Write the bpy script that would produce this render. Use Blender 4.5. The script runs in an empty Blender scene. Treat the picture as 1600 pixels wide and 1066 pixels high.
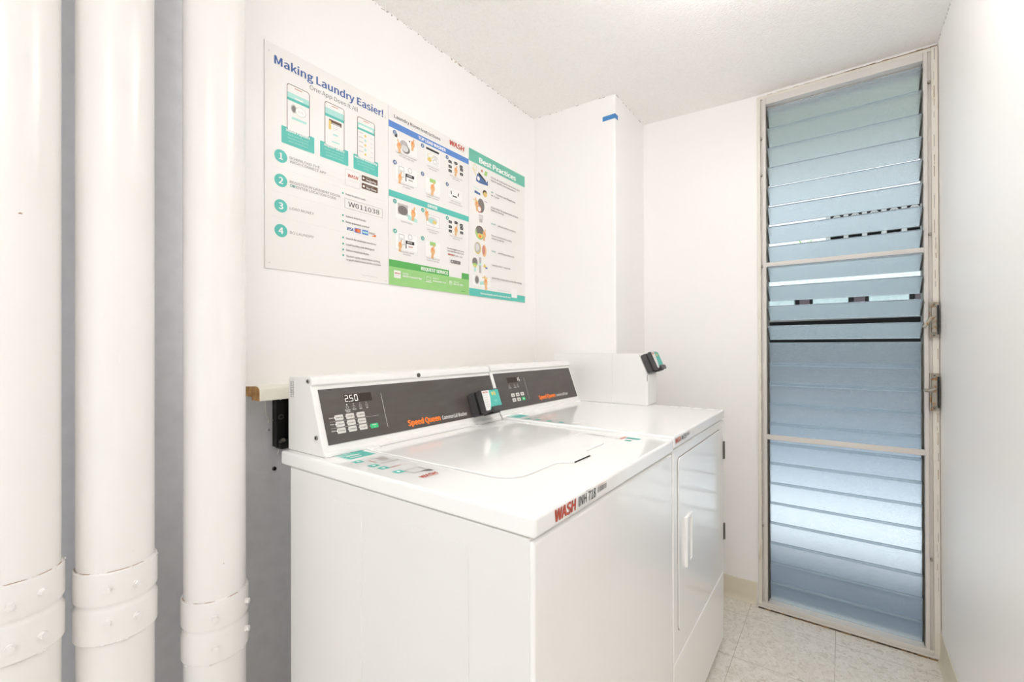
import bpy, bmesh, math, random
from mathutils import Vector, Matrix
random.seed(7)
sc = bpy.context.scene
COL = sc.collection
# ------------------------------------------------------------------ camera
cd = bpy.data.cameras.new('camera'); cam = bpy.data.objects.new('camera', cd); COL.objects.link(cam)
YAW, PITCH, ROLL = math.radians(36.130), math.radians(0.157), math.radians(-0.171)
fw = Vector((-math.sin(YAW)*math.cos(PITCH), math.cos(YAW)*math.cos(PITCH), math.sin(PITCH)))
r0 = Vector((math.cos(YAW), math.sin(YAW), 0)); u0 = r0.cross(fw)
rr = r0*math.cos(ROLL) + u0*math.sin(ROLL); uu = -r0*math.sin(ROLL) + u0*math.cos(ROLL)
cam.matrix_world = Matrix(((rr.x, uu.x, -fw.x, 0), (rr.y, uu.y, -fw.y, 0), (rr.z, uu.z, -fw.z, 1.15), (0, 0, 0, 1)))
cd.sensor_width = 36; cd.lens = 36*704.07/1600; cd.shift_y = 0.0040; cd.clip_start = 0.02
sc.camera = cam
# ------------------------------------------------------------------ world and exposure
sc.view_settings.view_transform = 'Standard'; sc.view_settings.look = 'None'
sc.view_settings.gamma = 1; sc.view_settings.exposure = -0.06; sc.view_settings.use_curve_mapping = False
w = bpy.data.worlds.new('overcast_sky'); sc.world = w; w.use_nodes = True
bg = w.node_tree.nodes['Background']; bg.inputs[0].default_value = (0.90, 0.95, 1.0, 1); bg.inputs[1].default_value = 2.0
sc.cycles.max_bounces = 14; sc.cycles.diffuse_bounces = 12; sc.cycles.glossy_bounces = 5; sc.cycles.transmission_bounces = 8
sc.cycles.caustics_reflective = False; sc.cycles.use_denoising = True
sl = bpy.data.lights.new('sun_light', 'SUN'); sl.energy = 3.0; sl.angle = 0.05; sl.color = (1.0, 0.98, 0.95)
sun = bpy.data.objects.new('sun', sl); COL.objects.link(sun); sun.rotation_euler = (math.radians(-20), 0, 0)   # from over the yard, 70 degrees high
LAMP_FRONT = 17.0      # emission of the ceiling lamp over the machines
FILL_REAR = 12.5       # emission of the unseen fill lamp added behind the camera

# ------------------------------------------------------------------ materials
MATS = {}
def mat(name, col, rough=0.5, metal=0.0, spec=0.5, coat=0.0, emit=None, bump=None, noise=None, alpha=None):
    if name in MATS: return MATS[name]
    m = bpy.data.materials.new(name); m.use_nodes = True; MATS[name] = m
    nt = m.node_tree; b = nt.nodes['Principled BSDF']
    b.inputs['Base Color'].default_value = (*col, 1); b.inputs['Roughness'].default_value = rough
    b.inputs['Metallic'].default_value = metal; b.inputs['Specular IOR Level'].default_value = spec
    b.inputs['Coat Weight'].default_value = coat; b.inputs['Coat Roughness'].default_value = 0.06
    if emit: b.inputs['Emission Color'].default_value = (*emit[0], 1); b.inputs['Emission Strength'].default_value = emit[1]
    tc = nt.nodes.new('ShaderNodeTexCoord')
    if noise:   # (scale, colour 2, low, high[, stretch])
        n = nt.nodes.new('ShaderNodeTexNoise'); n.inputs['Scale'].default_value = noise[0]; n.inputs['Detail'].default_value = 8
        mp = nt.nodes.new('ShaderNodeMapping'); mp.inputs['Scale'].default_value = noise[4] if len(noise) > 4 else (1, 1, 1)
        nt.links.new(tc.outputs['Object'], mp.inputs[0]); nt.links.new(mp.outputs[0], n.inputs['Vector'])
        cr = nt.nodes.new('ShaderNodeValToRGB'); cr.color_ramp.elements[0].position = noise[2]; cr.color_ramp.elements[1].position = noise[3]
        cr.color_ramp.elements[0].color = (*col, 1); cr.color_ramp.elements[1].color = (*noise[1], 1)
        nt.links.new(n.outputs[0], cr.inputs[0]); nt.links.new(cr.outputs[0], b.inputs['Base Color'])
    if bump:    # (scale, strength, distance)
        n = nt.nodes.new('ShaderNodeTexNoise'); n.inputs['Scale'].default_value = bump[0]; n.inputs['Detail'].default_value = 5
        nt.links.new(tc.outputs['Object'], n.inputs['Vector'])
        bp = nt.nodes.new('ShaderNodeBump'); bp.inputs['Strength'].default_value = bump[1]; bp.inputs['Distance'].default_value = bump[2]
        nt.links.new(n.outputs[0], bp.inputs['Height']); nt.links.new(bp.outputs[0], b.inputs['Normal'])
    return m
wall_paint = mat('wall_paint', (0.905, 0.893, 0.88), 0.45, bump=(9, 0.15, 0.01), noise=(1.3, (0.895, 0.878, 0.86), 0.35, 0.8))
gloss_paint = mat('glossy_wall_paint', (0.95, 0.93, 0.912), 0.36, bump=(5, 0.10, 0.01))
grey_paint = mat('grey_wall_paint', (0.79, 0.80, 0.83), 0.5, bump=(60, 0.2, 0.003), noise=(30, (0.74, 0.75, 0.78), 0.4, 0.7))
ceil_mat = mat('popcorn_ceiling', (0.95, 0.935, 0.915), 0.9, bump=(170, 0.6, 0.008), noise=(90, (0.92, 0.90, 0.875), 0.45, 0.7))
pipe_paint = mat('pipe_paint', (0.84, 0.825, 0.805), 0.26, bump=(45, 0.12, 0.004), noise=(6, (0.825, 0.805, 0.78), 0.4, 0.8))
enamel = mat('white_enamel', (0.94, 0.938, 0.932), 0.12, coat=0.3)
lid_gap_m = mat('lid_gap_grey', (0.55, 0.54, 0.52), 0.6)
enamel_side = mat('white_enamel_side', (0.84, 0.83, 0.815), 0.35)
plastic_white = mat('white_plastic', (0.86, 0.85, 0.83), 0.3)
panel_dark = mat('charcoal_panel', (0.085, 0.072, 0.066), 0.4, noise=(14, (0.10, 0.088, 0.082), 0.4, 0.7, (1, 1, 4)))
black = mat('black_plastic', (0.012, 0.012, 0.012), 0.35)
blackmetal = mat('black_metal', (0.01, 0.01, 0.01), 0.4)
greyplastic = mat('grey_plastic', (0.075, 0.072, 0.072), 0.4)
steel = mat('steel', (0.45, 0.44, 0.42), 0.35, metal=1.0)
darksteel = mat('dark_steel', (0.16, 0.15, 0.13), 0.45, metal=0.8)
rusty = mat('rusty_aluminium', (0.42, 0.39, 0.33), 0.55, metal=0.4, noise=(60, (0.33, 0.16, 0.05), 0.52, 0.68))
shadowgap = mat('dark_gap', (0.02, 0.018, 0.016), 0.9)
seamgrey = mat('seam_grey', (0.35, 0.33, 0.31), 0.8)
base_mat = mat('vinyl_baseboard', (0.72, 0.67, 0.55), 0.45, noise=(12, (0.66, 0.60, 0.47), 0.4, 0.8))
frame_mat = mat('painted_aluminium', (0.68, 0.64, 0.60), 0.4)
wood_paint = mat('painted_jamb', (0.76, 0.72, 0.65), 0.5, bump=(40, 0.4, 0.004), noise=(25, (0.55, 0.45, 0.32), 0.62, 0.74, (1, 1, 0.2)))
stain = mat('brown_stain', (0.32, 0.21, 0.10), 0.8, noise=(25, (0.16, 0.10, 0.05), 0.4, 0.7))
raw_wood = mat('raw_wood', (0.62, 0.36, 0.13), 0.7, noise=(45, (0.35, 0.16, 0.04), 0.35, 0.7, (1, 4, 1)))
ledge_paint = mat('ledge_paint', (0.80, 0.78, 0.68), 0.4, bump=(30, 0.2, 0.003))
board_white = mat('sign_board', (0.84, 0.82, 0.795), 0.4)
tape_blue = mat('painters_tape', (0.06, 0.23, 0.53), 0.7)
I = {}
def ink(n, c, e=0.0):
    I[n] = mat('ink_'+n, c, 0.5, emit=(c, e) if e else None); return I[n]
ink('blue', (0.055, 0.125, 0.36)); ink('bandblue', (0.10, 0.24, 0.60)); ink('teal', (0.10, 0.52, 0.45)); ink('tealdark', (0.06, 0.40, 0.33))
ink('tealpale', (0.42, 0.72, 0.66)); ink('bestteal', (0.15, 0.50, 0.38)); ink('green', (0.10, 0.42, 0.10)); ink('lime', (0.32, 0.62, 0.22))
ink('grey', (0.20, 0.18, 0.17)); ink('lgrey', (0.50, 0.48, 0.46)); ink('pale', (0.68, 0.67, 0.65)); ink('black', (0.03, 0.03, 0.03)); ink('white', (0.88, 0.87, 0.85))
ink('red', (0.55, 0.09, 0.05)); ink('orange', (0.95, 0.22, 0.03)); ink('skin', (0.78, 0.46, 0.22)); ink('yellow', (0.75, 0.58, 0.16)); ink('mgreen', (0.38, 0.62, 0.18))
ink('startgreen', (0.03, 0.55, 0.20)); ink('brown', (0.12, 0.06, 0.03)); ink('pink', (0.62, 0.25, 0.2)); ink('steelblue', (0.08, 0.16, 0.34)); ink('display', (0.028, 0.015, 0.01))
ink('led', (1.0, 0.96, 0.9), 0.9); ink('key', (0.74, 0.72, 0.68))

# louvre glass: pebbled, milky
def glass_mat():
    m = bpy.data.materials.new('pebbled_glass'); m.use_nodes = True; nt = m.node_tree; nt.nodes.clear()
    o = nt.nodes.new('ShaderNodeOutputMaterial'); g = nt.nodes.new('ShaderNodeBsdfPrincipled')
    g.inputs['Base Color'].default_value = (0.86, 0.93, 0.98, 1); g.inputs['Transmission Weight'].default_value = 0.95
    g.inputs['Roughness'].default_value = 0.2; g.inputs['IOR'].default_value = 1.45
    tc = nt.nodes.new('ShaderNodeTexCoord'); n = nt.nodes.new('ShaderNodeTexNoise'); n.inputs['Scale'].default_value = 520; n.inputs['Detail'].default_value = 2
    bp = nt.nodes.new('ShaderNodeBump'); bp.inputs['Strength'].default_value = 0.4; bp.inputs['Distance'].default_value = 0.002
    nt.links.new(tc.outputs['Object'], n.inputs['Vector']); nt.links.new(n.outputs[0], bp.inputs['Height']); nt.links.new(bp.outputs[0], g.inputs['Normal'])
    t = nt.nodes.new('ShaderNodeBsdfTranslucent'); t.inputs[0].default_value = (0.62, 0.74, 0.80, 1)
    cr = nt.nodes.new('ShaderNodeValToRGB'); cr.color_ramp.elements[0].position = 0.38; cr.color_ramp.elements[1].position = 0.62
    cr.color_ramp.elements[0].color = (0.36, 0.45, 0.54, 1); cr.color_ramp.elements[1].color = (0.80, 0.89, 0.95, 1)
    nt.links.new(n.outputs[0], cr.inputs[0]); nt.links.new(cr.outputs[0], t.inputs[0])
    n5 = nt.nodes.new('ShaderNodeTexNoise'); n5.inputs['Scale'].default_value = 300; n5.inputs['Detail'].default_value = 3; nt.links.new(tc.outputs['Object'], n5.inputs['Vector'])
    c5 = nt.nodes.new('ShaderNodeValToRGB'); c5.color_ramp.elements[0].position = 0.36; c5.color_ramp.elements[1].position = 0.60
    c5.color_ramp.elements[0].color = (0.68, 0.78, 0.86, 1); c5.color_ramp.elements[1].color = (0.93, 0.985, 1.0, 1)
    nt.links.new(n5.outputs[0], c5.inputs[0]); nt.links.new(c5.outputs[0], g.inputs['Base Color'])
    mx = nt.nodes.new('ShaderNodeMixShader'); mx.inputs[0].default_value = 0.17
    nt.links.new(g.outputs[0], mx.inputs[1]); nt.links.new(t.outputs[0], mx.inputs[2]); nt.links.new(mx.outputs[0], o.inputs[0])
    return m
glass = glass_mat()
glass_edge = mat('glass_edge', (0.62, 0.78, 0.80), 0.2)

def floor_mat():
    m = bpy.data.materials.new('vinyl_floor_tile'); m.use_nodes = True; nt = m.node_tree; b = nt.nodes['Principled BSDF']
    tc = nt.nodes.new('ShaderNodeTexCoord'); N = nt.nodes.new; L = nt.links.new
    n1 = N('ShaderNodeTexNoise'); n1.inputs['Scale'].default_value = 48; n1.inputs['Detail'].default_value = 10; n1.inputs['Roughness'].default_value = 0.75; n1.inputs['Distortion'].default_value = 1.2
    L(tc.outputs['Object'], n1.inputs['Vector'])
    cr = N('ShaderNodeValToRGB'); e = cr.color_ramp.elements; e[0].position = 0.30; e[0].color = (0.48, 0.425, 0.345, 1); e[1].position = 0.66; e[1].color = (0.87, 0.835, 0.775, 1)
    k = e.new(0.48); k.color = (0.77, 0.725, 0.65, 1); L(n1.outputs[0], cr.inputs[0])
    n2 = N('ShaderNodeTexVoronoi'); n2.inputs['Scale'].default_value = 95; L(tc.outputs['Object'], n2.inputs['Vector'])
    c2 = N('ShaderNodeValToRGB'); c2.color_ramp.elements[0].position = 0.06; c2.color_ramp.elements[0].color = (1, 1, 1, 1); c2.color_ramp.elements[1].position = 0.15; c2.color_ramp.elements[1].color = (0, 0, 0, 1)
    L(n2.outputs['Distance'], c2.inputs[0])
    n3 = N('ShaderNodeTexNoise'); n3.inputs['Scale'].default_value = 19; L(tc.outputs['Object'], n3.inputs['Vector'])
    c3 = N('ShaderNodeValToRGB'); c3.color_ramp.elements[0].position = 0.45; c3.color_ramp.elements[0].color = (0.17, 0.145, 0.11, 1); c3.color_ramp.elements[1].position = 0.55; c3.color_ramp.elements[1].color = (0.72, 0.67, 0.58, 1)
    L(n3.outputs[0], c3.inputs[0])
    mx = N('ShaderNodeMix'); mx.data_type = 'RGBA'; L(c2.outputs[0], mx.inputs[0]); L(cr.outputs[0], mx.inputs[6]); L(c3.outputs[0], mx.inputs[7])
    br = N('ShaderNodeTexBrick'); br.offset = 0; br.inputs['Scale'].default_value = 1; br.inputs['Brick Width'].default_value = 0.305; br.inputs['Row Height'].default_value = 0.305
    br.inputs['Mortar Size'].default_value = 0.0008; br.inputs['Mortar Smooth'].default_value = 0.3
    mp = N('ShaderNodeMapping'); mp.inputs['Location'].default_value = (0.022+0.0, -0.0, 0); L(tc.outputs['Object'], mp.inputs[0]); L(mp.outputs[0], br.inputs['Vector'])
    m2 = N('ShaderNodeMix'); m2.data_type = 'RGBA'; m2.inputs[7].default_value = (0.33, 0.29, 0.23, 1); L(br.outputs['Fac'], m2.inputs[0]); L(mx.outputs[2], m2.inputs[6])
    L(m2.outputs[2], b.inputs['Base Color']); b.inputs['Roughness'].default_value = 0.42
    return m
floor_m = floor_mat()

# ------------------------------------------------------------------ mesh builder
class MB:
    def __init__(s): s.bm = bmesh.new(); s.mats = []
    def mi(s, m):
        if m not in s.mats: s.mats.append(m)
        return s.mats.index(m)
    def _m(s, faces, m):
        i = s.mi(m)
        for f in faces: f.material_index = i
    def box(s, x0, x1, y0, y1, z0, z1, m, bev=0.0, seg=2, M=None):
        t = bmesh.new(); bmesh.ops.create_cube(t, size=1)
        for v in t.verts: v.co = Vector((x0+(x1-x0)*(v.co.x+.5), y0+(y1-y0)*(v.co.y+.5), z0+(z1-z0)*(v.co.z+.5)))
        if bev: bmesh.ops.bevel(t, geom=t.edges[:], offset=bev, segments=seg, profile=0.5, affect='EDGES')
        s.merge(t, m, M); return s
    def merge(s, t, m, M=None):
        if M is not None: t.transform(M)
        bmesh.ops.recalc_face_normals(t, faces=t.faces[:])
        i = s.mi(m); vm = {}
        for v in t.verts: vm[v] = s.bm.verts.new(v.co)
        for f in t.faces:
            try: nf = s.bm.faces.new([vm[v] for v in f.verts]); nf.material_index = i; nf.smooth = f.smooth
            except ValueError: pass
        t.free()
    def prism(s, pts, axis, a0, a1, m, bev=0.0, seg=2, M=None):
        """pts: 2D polygon in the two other axes (in xyz order), extruded along axis from a0 to a1"""
        t = bmesh.new()
        def P(p, a): q = list(p); q.insert(axis, a); return q
        A = [t.verts.new(P(p, a0)) for p in pts]; B = [t.verts.new(P(p, a1)) for p in pts]; n = len(pts)
        t.faces.new(A); t.faces.new(B[::-1])
        for i in range(n): t.faces.new([A[i], B[i], B[(i+1) % n], A[(i+1) % n]])
        bmesh.ops.recalc_face_normals(t, faces=t.faces[:])
        if bev: bmesh.ops.bevel(t, geom=t.edges[:], offset=bev, segments=seg, profile=0.5, affect='EDGES', clamp_overlap=True)
        s.merge(t, m, M); return s
    def cyl(s, p0, p1, r0, m, r1=None, n=24, cap=True):
        p0, p1 = Vector(p0), Vector(p1); d = p1-p0; q = Vector((0, 0, 1)).rotation_difference(d.normalized())
        t = bmesh.new(); bmesh.ops.create_cone(t, cap_ends=cap, segments=n, radius1=r0, radius2=r0 if r1 is None else r1, depth=d.length)
        s.merge(t, m, Matrix.Translation((p0+p1)/2) @ q.to_matrix().to_4x4()); return s
    def lathe(s, c, prof, m, n=48):
        """profile of (radius, z) around a vertical axis at c"""
        t = bmesh.new(); rings = []
        for r, z in prof: rings.append([t.verts.new((c[0]+r*math.cos(2*math.pi*k/n), c[1]+r*math.sin(2*math.pi*k/n), z)) for k in range(n)])
        for a, b in zip(rings, rings[1:]):
            for k in range(n): t.faces.new([a[k], a[(k+1) % n], b[(k+1) % n], b[k]])
        t.faces.new(rings[0][::-1]); t.faces.new(rings[-1]); s.merge(t, m); return s
    def tube(s, pts, r, m, n=8):
        for a, b in zip(pts, pts[1:]): s.cyl(a, b, r, m, n=n)
        return s
    def quad(s, pts, m):
        f = s.bm.faces.new([s.bm.verts.new(p) for p in pts]); f.material_index = s.mi(m); return s
    def build(s, name, parent=None, smooth=True, angle=35):
        me = bpy.data.meshes.new(name)
        if parent is not None:
            off = parent_world(parent)
            for v in s.bm.verts: v.co -= off
        s.bm.to_mesh(me); s.bm.free()
        for m in s.mats: me.materials.append(m)
        if smooth:
            for p in me.polygons: p.use_smooth = True
            me.set_sharp_from_angle(angle=math.radians(angle))
        o = bpy.data.objects.new(name, me); COL.objects.link(o)
        if smooth: md = o.modifiers.new('wn', 'WEIGHTED_NORMAL'); md.keep_sharp = True
        if parent is not None: o.parent = parent
        return o
def parent_world(p):
    v = Vector(p.location)
    while p.parent: p = p.parent; v = v + Vector(p.location)
    return v
def thing(name, loc, label, cat, group=None):
    o = bpy.data.objects.new(name, None); COL.objects.link(o); o.location = loc; o.empty_display_size = 0.05
    o['label'] = label; o['category'] = cat
    if group: o['group'] = group
    return o
def tag(o, label, cat, group=None):
    o['label'] = label; o['category'] = cat
    if group: o['group'] = group
    return o
def struct(o): o['kind'] = 'structure'; return o

# text -> mesh
_tc = {}
try:
    import os
    FONT = bpy.data.fonts.load(os.path.join(bpy.utils.system_resource('DATAFILES'), 'fonts', 'Noto Sans CJK Regular.woff2'))   # one of Blender's own interface typefaces
except Exception:
    FONT = None
def text_mesh(body):
    key = body
    if key in _tc: return _tc[key]
    cu = bpy.data.curves.new('t', 'FONT'); cu.body = body; cu.size = 1; cu.resolution_u = 3
    if FONT: cu.font = FONT
    ob = bpy.data.objects.new('t', cu); COL.objects.link(ob)
    dg = bpy.context.evaluated_depsgraph_get(); dg.update()
    me = bpy.data.meshes.new_from_object(ob.evaluated_get(dg)); bpy.data.objects.remove(ob); bpy.data.curves.remove(cu)
    vs = [(v.co.x, v.co.y) for v in me.vertices]; fs = [tuple(p.vertices) for p in me.polygons]; bpy.data.meshes.remove(me)
    par = list(range(len(vs)))
    def find(a):
        while par[a] != a: par[a] = par[par[a]]; a = par[a]
        return a
    for f in fs:
        for a in f[1:]: par[find(a)] = find(f[0])
    ids = {}; lay = [ids.setdefault(find(k), len(ids)) % 3 for k in range(len(vs))]
    vs = [(p[0], p[1], l) for p, l in zip(vs, lay)]
    _tc[key] = (vs, fs); return _tc[key]

def CAP():
    if 'cap' not in _tc: _tc['cap'] = 1; vs, fs = text_mesh('H'); _tc['cap'] = max(p[1] for p in vs)
    return _tc['cap']
class Ink:
    """flat printing on a plane: origin O, axes U and V (unit), raised along N"""
    def __init__(s, O, U, V, eps=0.0004):
        s.O, s.U, s.V = Vector(O), Vector(U).normalized(), Vector(V).normalized(); s.N = s.U.cross(s.V); s.bm = bmesh.new(); s.mats = []; s.eps = eps; s.k = 0
    def P(s, u, v): return s.O + s.U*u + s.V*v + s.N*(s.eps + s.k*0.00002)
    def mi(s, m):
        m = I[m] if isinstance(m, str) else m
        if m not in s.mats: s.mats.append(m)
        return s.mats.index(m)
    def poly(s, pts, m):
        f = s.bm.faces.new([s.bm.verts.new(s.P(*p)) for p in pts]); f.material_index = s.mi(m); s.k += 1; return s
    def rect(s, u0, v0, u1, v1, m, r=0.0):
        if u0 > u1: u0, u1 = u1, u0
        if v0 > v1: v0, v1 = v1, v0
        if not r: return s.poly([(u0, v0), (u1, v0), (u1, v1), (u0, v1)], m)
        pts = []
        for cx, cy, a in ((u1-r, v0+r, -90), (u1-r, v1-r, 0), (u0+r, v1-r, 90), (u0+r, v0+r, 180)):
            for k in range(5): t = math.radians(a+k*22.5); pts.append((cx+r*math.cos(t), cy+r*math.sin(t)))
        return s.poly(pts, m)
    def frame(s, u0, v0, u1, v1, t, m):
        s.rect(u0, v0, u1, v0+t, m); s.rect(u0, v1-t, u1, v1, m); s.rect(u0, v0, u0+t, v1, m); return s.rect(u1-t, v0, u1, v1, m)
    def disc(s, u, v, r, m, ry=None, n=20): return s.poly([(u+r*math.cos(2*math.pi*k/n), v+(ry or r)*math.sin(2*math.pi*k/n)) for k in range(n)], m)
    def line(s, a, b, t, m):
        d = Vector((b[0]-a[0], b[1]-a[1])).normalized()*t/2; n = (-d.y, d.x)
        return s.poly([(a[0]+n[0], a[1]+n[1]), (a[0]-n[0], a[1]-n[1]), (b[0]-n[0], b[1]-n[1]), (b[0]+n[0], b[1]+n[1])], m)
    def text(s, body, u, v, m, w=None, h=None, bold=0, align='l', slant=0.0):
        """baseline at v; width w and/or cap height h"""
        vs, fs = text_mesh(body)
        if not vs: return s
        x0 = min(p[0] for p in vs); x1 = max(p[0] for p in vs); cap = CAP()
        sx = w/(x1-x0) if w else h/cap; sy = h/cap if h else sx
        W = (x1-x0)*sx; off = {'l': 0, 'c': -W/2, 'r': -W}[align]
        i = s.mi(m); b = 0.036*CAP()*bold
        for dx, dy in (((0, 0),) if not bold else ((0, 0), (-b, 0), (b, 0), (0, -b*.6), (0, b*.6))):
            s.k += 3
            V = [s.bm.verts.new(s.P(u+off+(p[0]-x0+dx)*sx+slant*p[1]*sy, v+(p[1]+dy)*sy) + s.N*(.00002*p[2])) for p in vs]
            for f in fs:
                try: g = s.bm.faces.new([V[k] for k in f]); g.material_index = i
                except ValueError: pass
        s.k += 1; return s
    def build(s, name, parent):
        bmesh.ops.delete(s.bm, geom=[v for v in s.bm.verts if not v.link_faces], context='VERTS')
        for f in s.bm.faces:
            f.normal_update()
            if f.normal.dot(s.N) < 0: f.normal_flip()
        me = bpy.data.meshes.new(name); off = parent_world(parent)
        for v in s.bm.verts: v.co -= off
        s.bm.to_mesh(me); s.bm.free()
        for m in s.mats: me.materials.append(m)
        o = bpy.data.objects.new(name, me); COL.objects.link(o); o.parent = parent; return o

# ------------------------------------------------------------------ setting
WX = -1.245; FY = 2.26; RX = 0.292; BY = 1.9; BX = -0.812; CZ = 2.262; YB = -1.35; GX = -1.275
def cz(x): return CZ + (0.034*min(1, max(0, (-0.35-x)/0.9)))
f = MB().box(-1.5, 0.45, YB-.2, FY+0.0, -0.06, 0, floor_m).build('floor', smooth=False); struct(f)
m = MB(); xs = [-1.5, WX, -1.0, BX, -0.35, 0.45]
m.prism([(x, cz(x)) for x in xs] + [(0.45, 2.42), (-1.5, 2.42)], 1, YB-.2, FY+.1, ceil_mat); struct(m.build('ceiling', smooth=False))
# left wall: grey lower / rear wall plane and the thicker white upper wall that starts beside the third pipe
m = MB(); m.box(-1.45, GX, YB, FY+.1, 0, 2.42, grey_paint); struct(m.build('wall_left', smooth=False))
m = MB(); m.box(GX, WX, 0.534, BY+.02, 1.03, 2.42, wall_paint, 0.002); struct(m.build('wall_left_upper'))
m = MB(); m.box(-1.45, BX, BY, FY+.1, -.05, 2.42, wall_paint, 0.010, 4); struct(m.build('wall_chase'))
# far wall around the louvred opening
OX0, OX1, OZ1 = -0.297, 0.290, 2.247
m = MB(); m.box(BX, OX0, FY, FY+.1, 0, 2.42, wall_paint); m.box(OX0, 0.45, FY, FY+.1, OZ1, 2.42, wall_paint); m.box(OX1, .45, FY, FY+.1, 0, OZ1, wall_paint); m.box(OX0, OX1, FY, FY+.1, -.06, 0.0, wall_paint)
struct(m.build('wall_far', smooth=False))
m = MB(); m.box(RX, .45, YB, FY, 0, 2.42, gloss_paint); struct(m.build('wall_right', smooth=False))
m = MB(); m.box(-1.5, -.95, YB-.15, YB, 0, 2.42, wall_paint); m.box(.10, .45, YB-.15, YB, 0, 2.42, wall_paint); m.box(-.95, .10, YB-.15, YB, 2.08, 2.42, wall_paint); struct(m.build('wall_rear', smooth=False))   # unseen opening added behind the camera to let in fill daylight
m = MB(); m.box(-5, 4, -6, YB-.2, -.10, -.005, mat('bounce_ground', (.62, .60, .56), .7)); struct(m.build('floor_bounce_ground', smooth=False))  # unseen ground added to bounce daylight in through the rear opening
# baseboards: cove profile
def cove(t, z): return [(0, 0), (t*3.2, 0), (t*2.9, .004), (t*1.5, .012), (t, .028), (t, z-.004), (t*.4, z), (0, z)]
m = MB(); m.prism([(FY-a, b) for a, b in cove(.004, .098)], 0, BX+.01, -0.305, base_mat); struct(m.build('baseboard_far'))
m = MB(); m.prism([(RX-a, b) for a, b in cove(.004, .098)], 1, YB, FY-.005, base_mat); struct(m.build('baseboard_right'))
# stained caulk line over the window and cracks at the ceiling line
m = MB()
for k in range(30):
    a = OX0 + k*(OX1-OX0)/30; h = random.uniform(.0015, .004) + .004*(k/30)
    m.box(a, a+(OX1-OX0)/30, FY-.004, FY-.0005, OZ1-.001, OZ1+h, stain)
struct(m.build('trim_1', smooth=False))
m = MB()
for k in range(26):
    y = random.uniform(1.3, 2.24); l = random.uniform(.004, .018); z = CZ-random.uniform(.001, .004); t = random.uniform(.0006, .0016)
    m.box(RX-.0012, RX-.0002, y, y+l, z-t, z, seamgrey)
for k in range(9):
    y = random.uniform(BY, 2.25); m.box(BX+.0002, BX+.0012, y, y+random.uniform(.004, .02), cz(BX)-.0022, cz(BX)-.0008, seamgrey)
for k in range(12):
    x = random.uniform(WX+.02, BX); m.box(x, x+random.uniform(.003, .012), BY-.0012, BY-.0002, cz(x)-.0024, cz(x)-.001, seamgrey)
for k in range(80):
    y = random.uniform(.9, BY); z = cz(WX)-random.uniform(.0005, .006); m.box(WX+.0002, WX+.0014, y, y+random.uniform(.002, .008), z-.0012, z, stain if k % 3 == 0 else seamgrey)
struct(m.build('trim_2', smooth=False))
m = MB(); z = .25
while z < 2.2:
    l = random.uniform(.01, .05); x = .2795 + random.uniform(-.002, .002) + (.004 if z < 1.2 else 0)
    if not (.88 < z < 1.07 or 1.15 < z < 1.33) : m.box(x, x+random.uniform(.0006, .0018), FY-.0128, FY-.0120, z, z+l, stain if random.random() < .5 else seamgrey)
    z += l*random.uniform(1.1, 2.6)
z = .3
while z < 2.2:
    l = random.uniform(.02, .08); x = OX0+.0135
    m.box(x, x+.0009, FY-.0128, FY-.0120, z, z+l, seamgrey); z += l*random.uniform(1.2, 2.6)
for a in range(40):
    x = OX0 + random.uniform(0, .58); m.box(x, x+random.uniform(.004, .03), FY-.0240-random.uniform(0, .003), FY-.0225, .0003, random.uniform(.002, .006), stain)
struct(m.build('trim_3', smooth=False))

# ------------------------------------------------------------------ louvred window (full height)
win = bpy.data.objects.new('window_1', None); COL.objects.link(win); win.location = (0, FY, 0); struct(win)
m = MB()   # wooden jamb, 14 mm wide, all round
m.box(OX0, OX0+.014, FY-.012, FY+.1, 0, OZ1, wood_paint, .002); m.box(OX1-.018, OX1, FY-.012, FY+.1, 0, OZ1, wood_paint, .002)
m.box(OX0, OX1, FY-.010, FY+.1, OZ1-.014, OZ1, wood_paint, .002); m.build('window_jamb', win)
m = MB()   # aluminium frame
for a, b in ((OX0+.014, OX0+.022), (OX0+.022, -.262)): m.box(a, b, FY-.018 if a > OX0+.02 else FY-.006, FY+.06, .012, OZ1-.014, frame_mat, .0015)
for a, b in ((.249, .261), (.261, OX1-.018)): m.box(a, b, FY-.018 if a < .26 else FY-.006, FY+.06, .012, OZ1-.014, frame_mat, .0015)
m.box(-.262, .249, FY-.018, FY+.06, OZ1-.044, OZ1-.014, frame_mat, .002); m.box(-.262, .249, FY+.02, FY+.06, OZ1-.06, OZ1-.044, frame_mat, .001)
m.box(OX0+.014, OX1-.018, FY-.020, FY+.06, .012, .030, frame_mat, .003); m.build('window_frame', win)
m = MB(); m.box(OX0, OX1, FY-.026, FY+.08, .006, .013, frame_mat, .002); m.box(OX0, OX1, FY-.024, FY+.05, .0, .006, mat('grime', (.07, .05, .03), .9)); m.build('sill_strip', win)
for z in (1.500, .753): MB().box(-.262, .249, FY-.024, FY-.012, z-.0105, z+.0105, frame_mat, .002).build('cross_bar', win)
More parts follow.
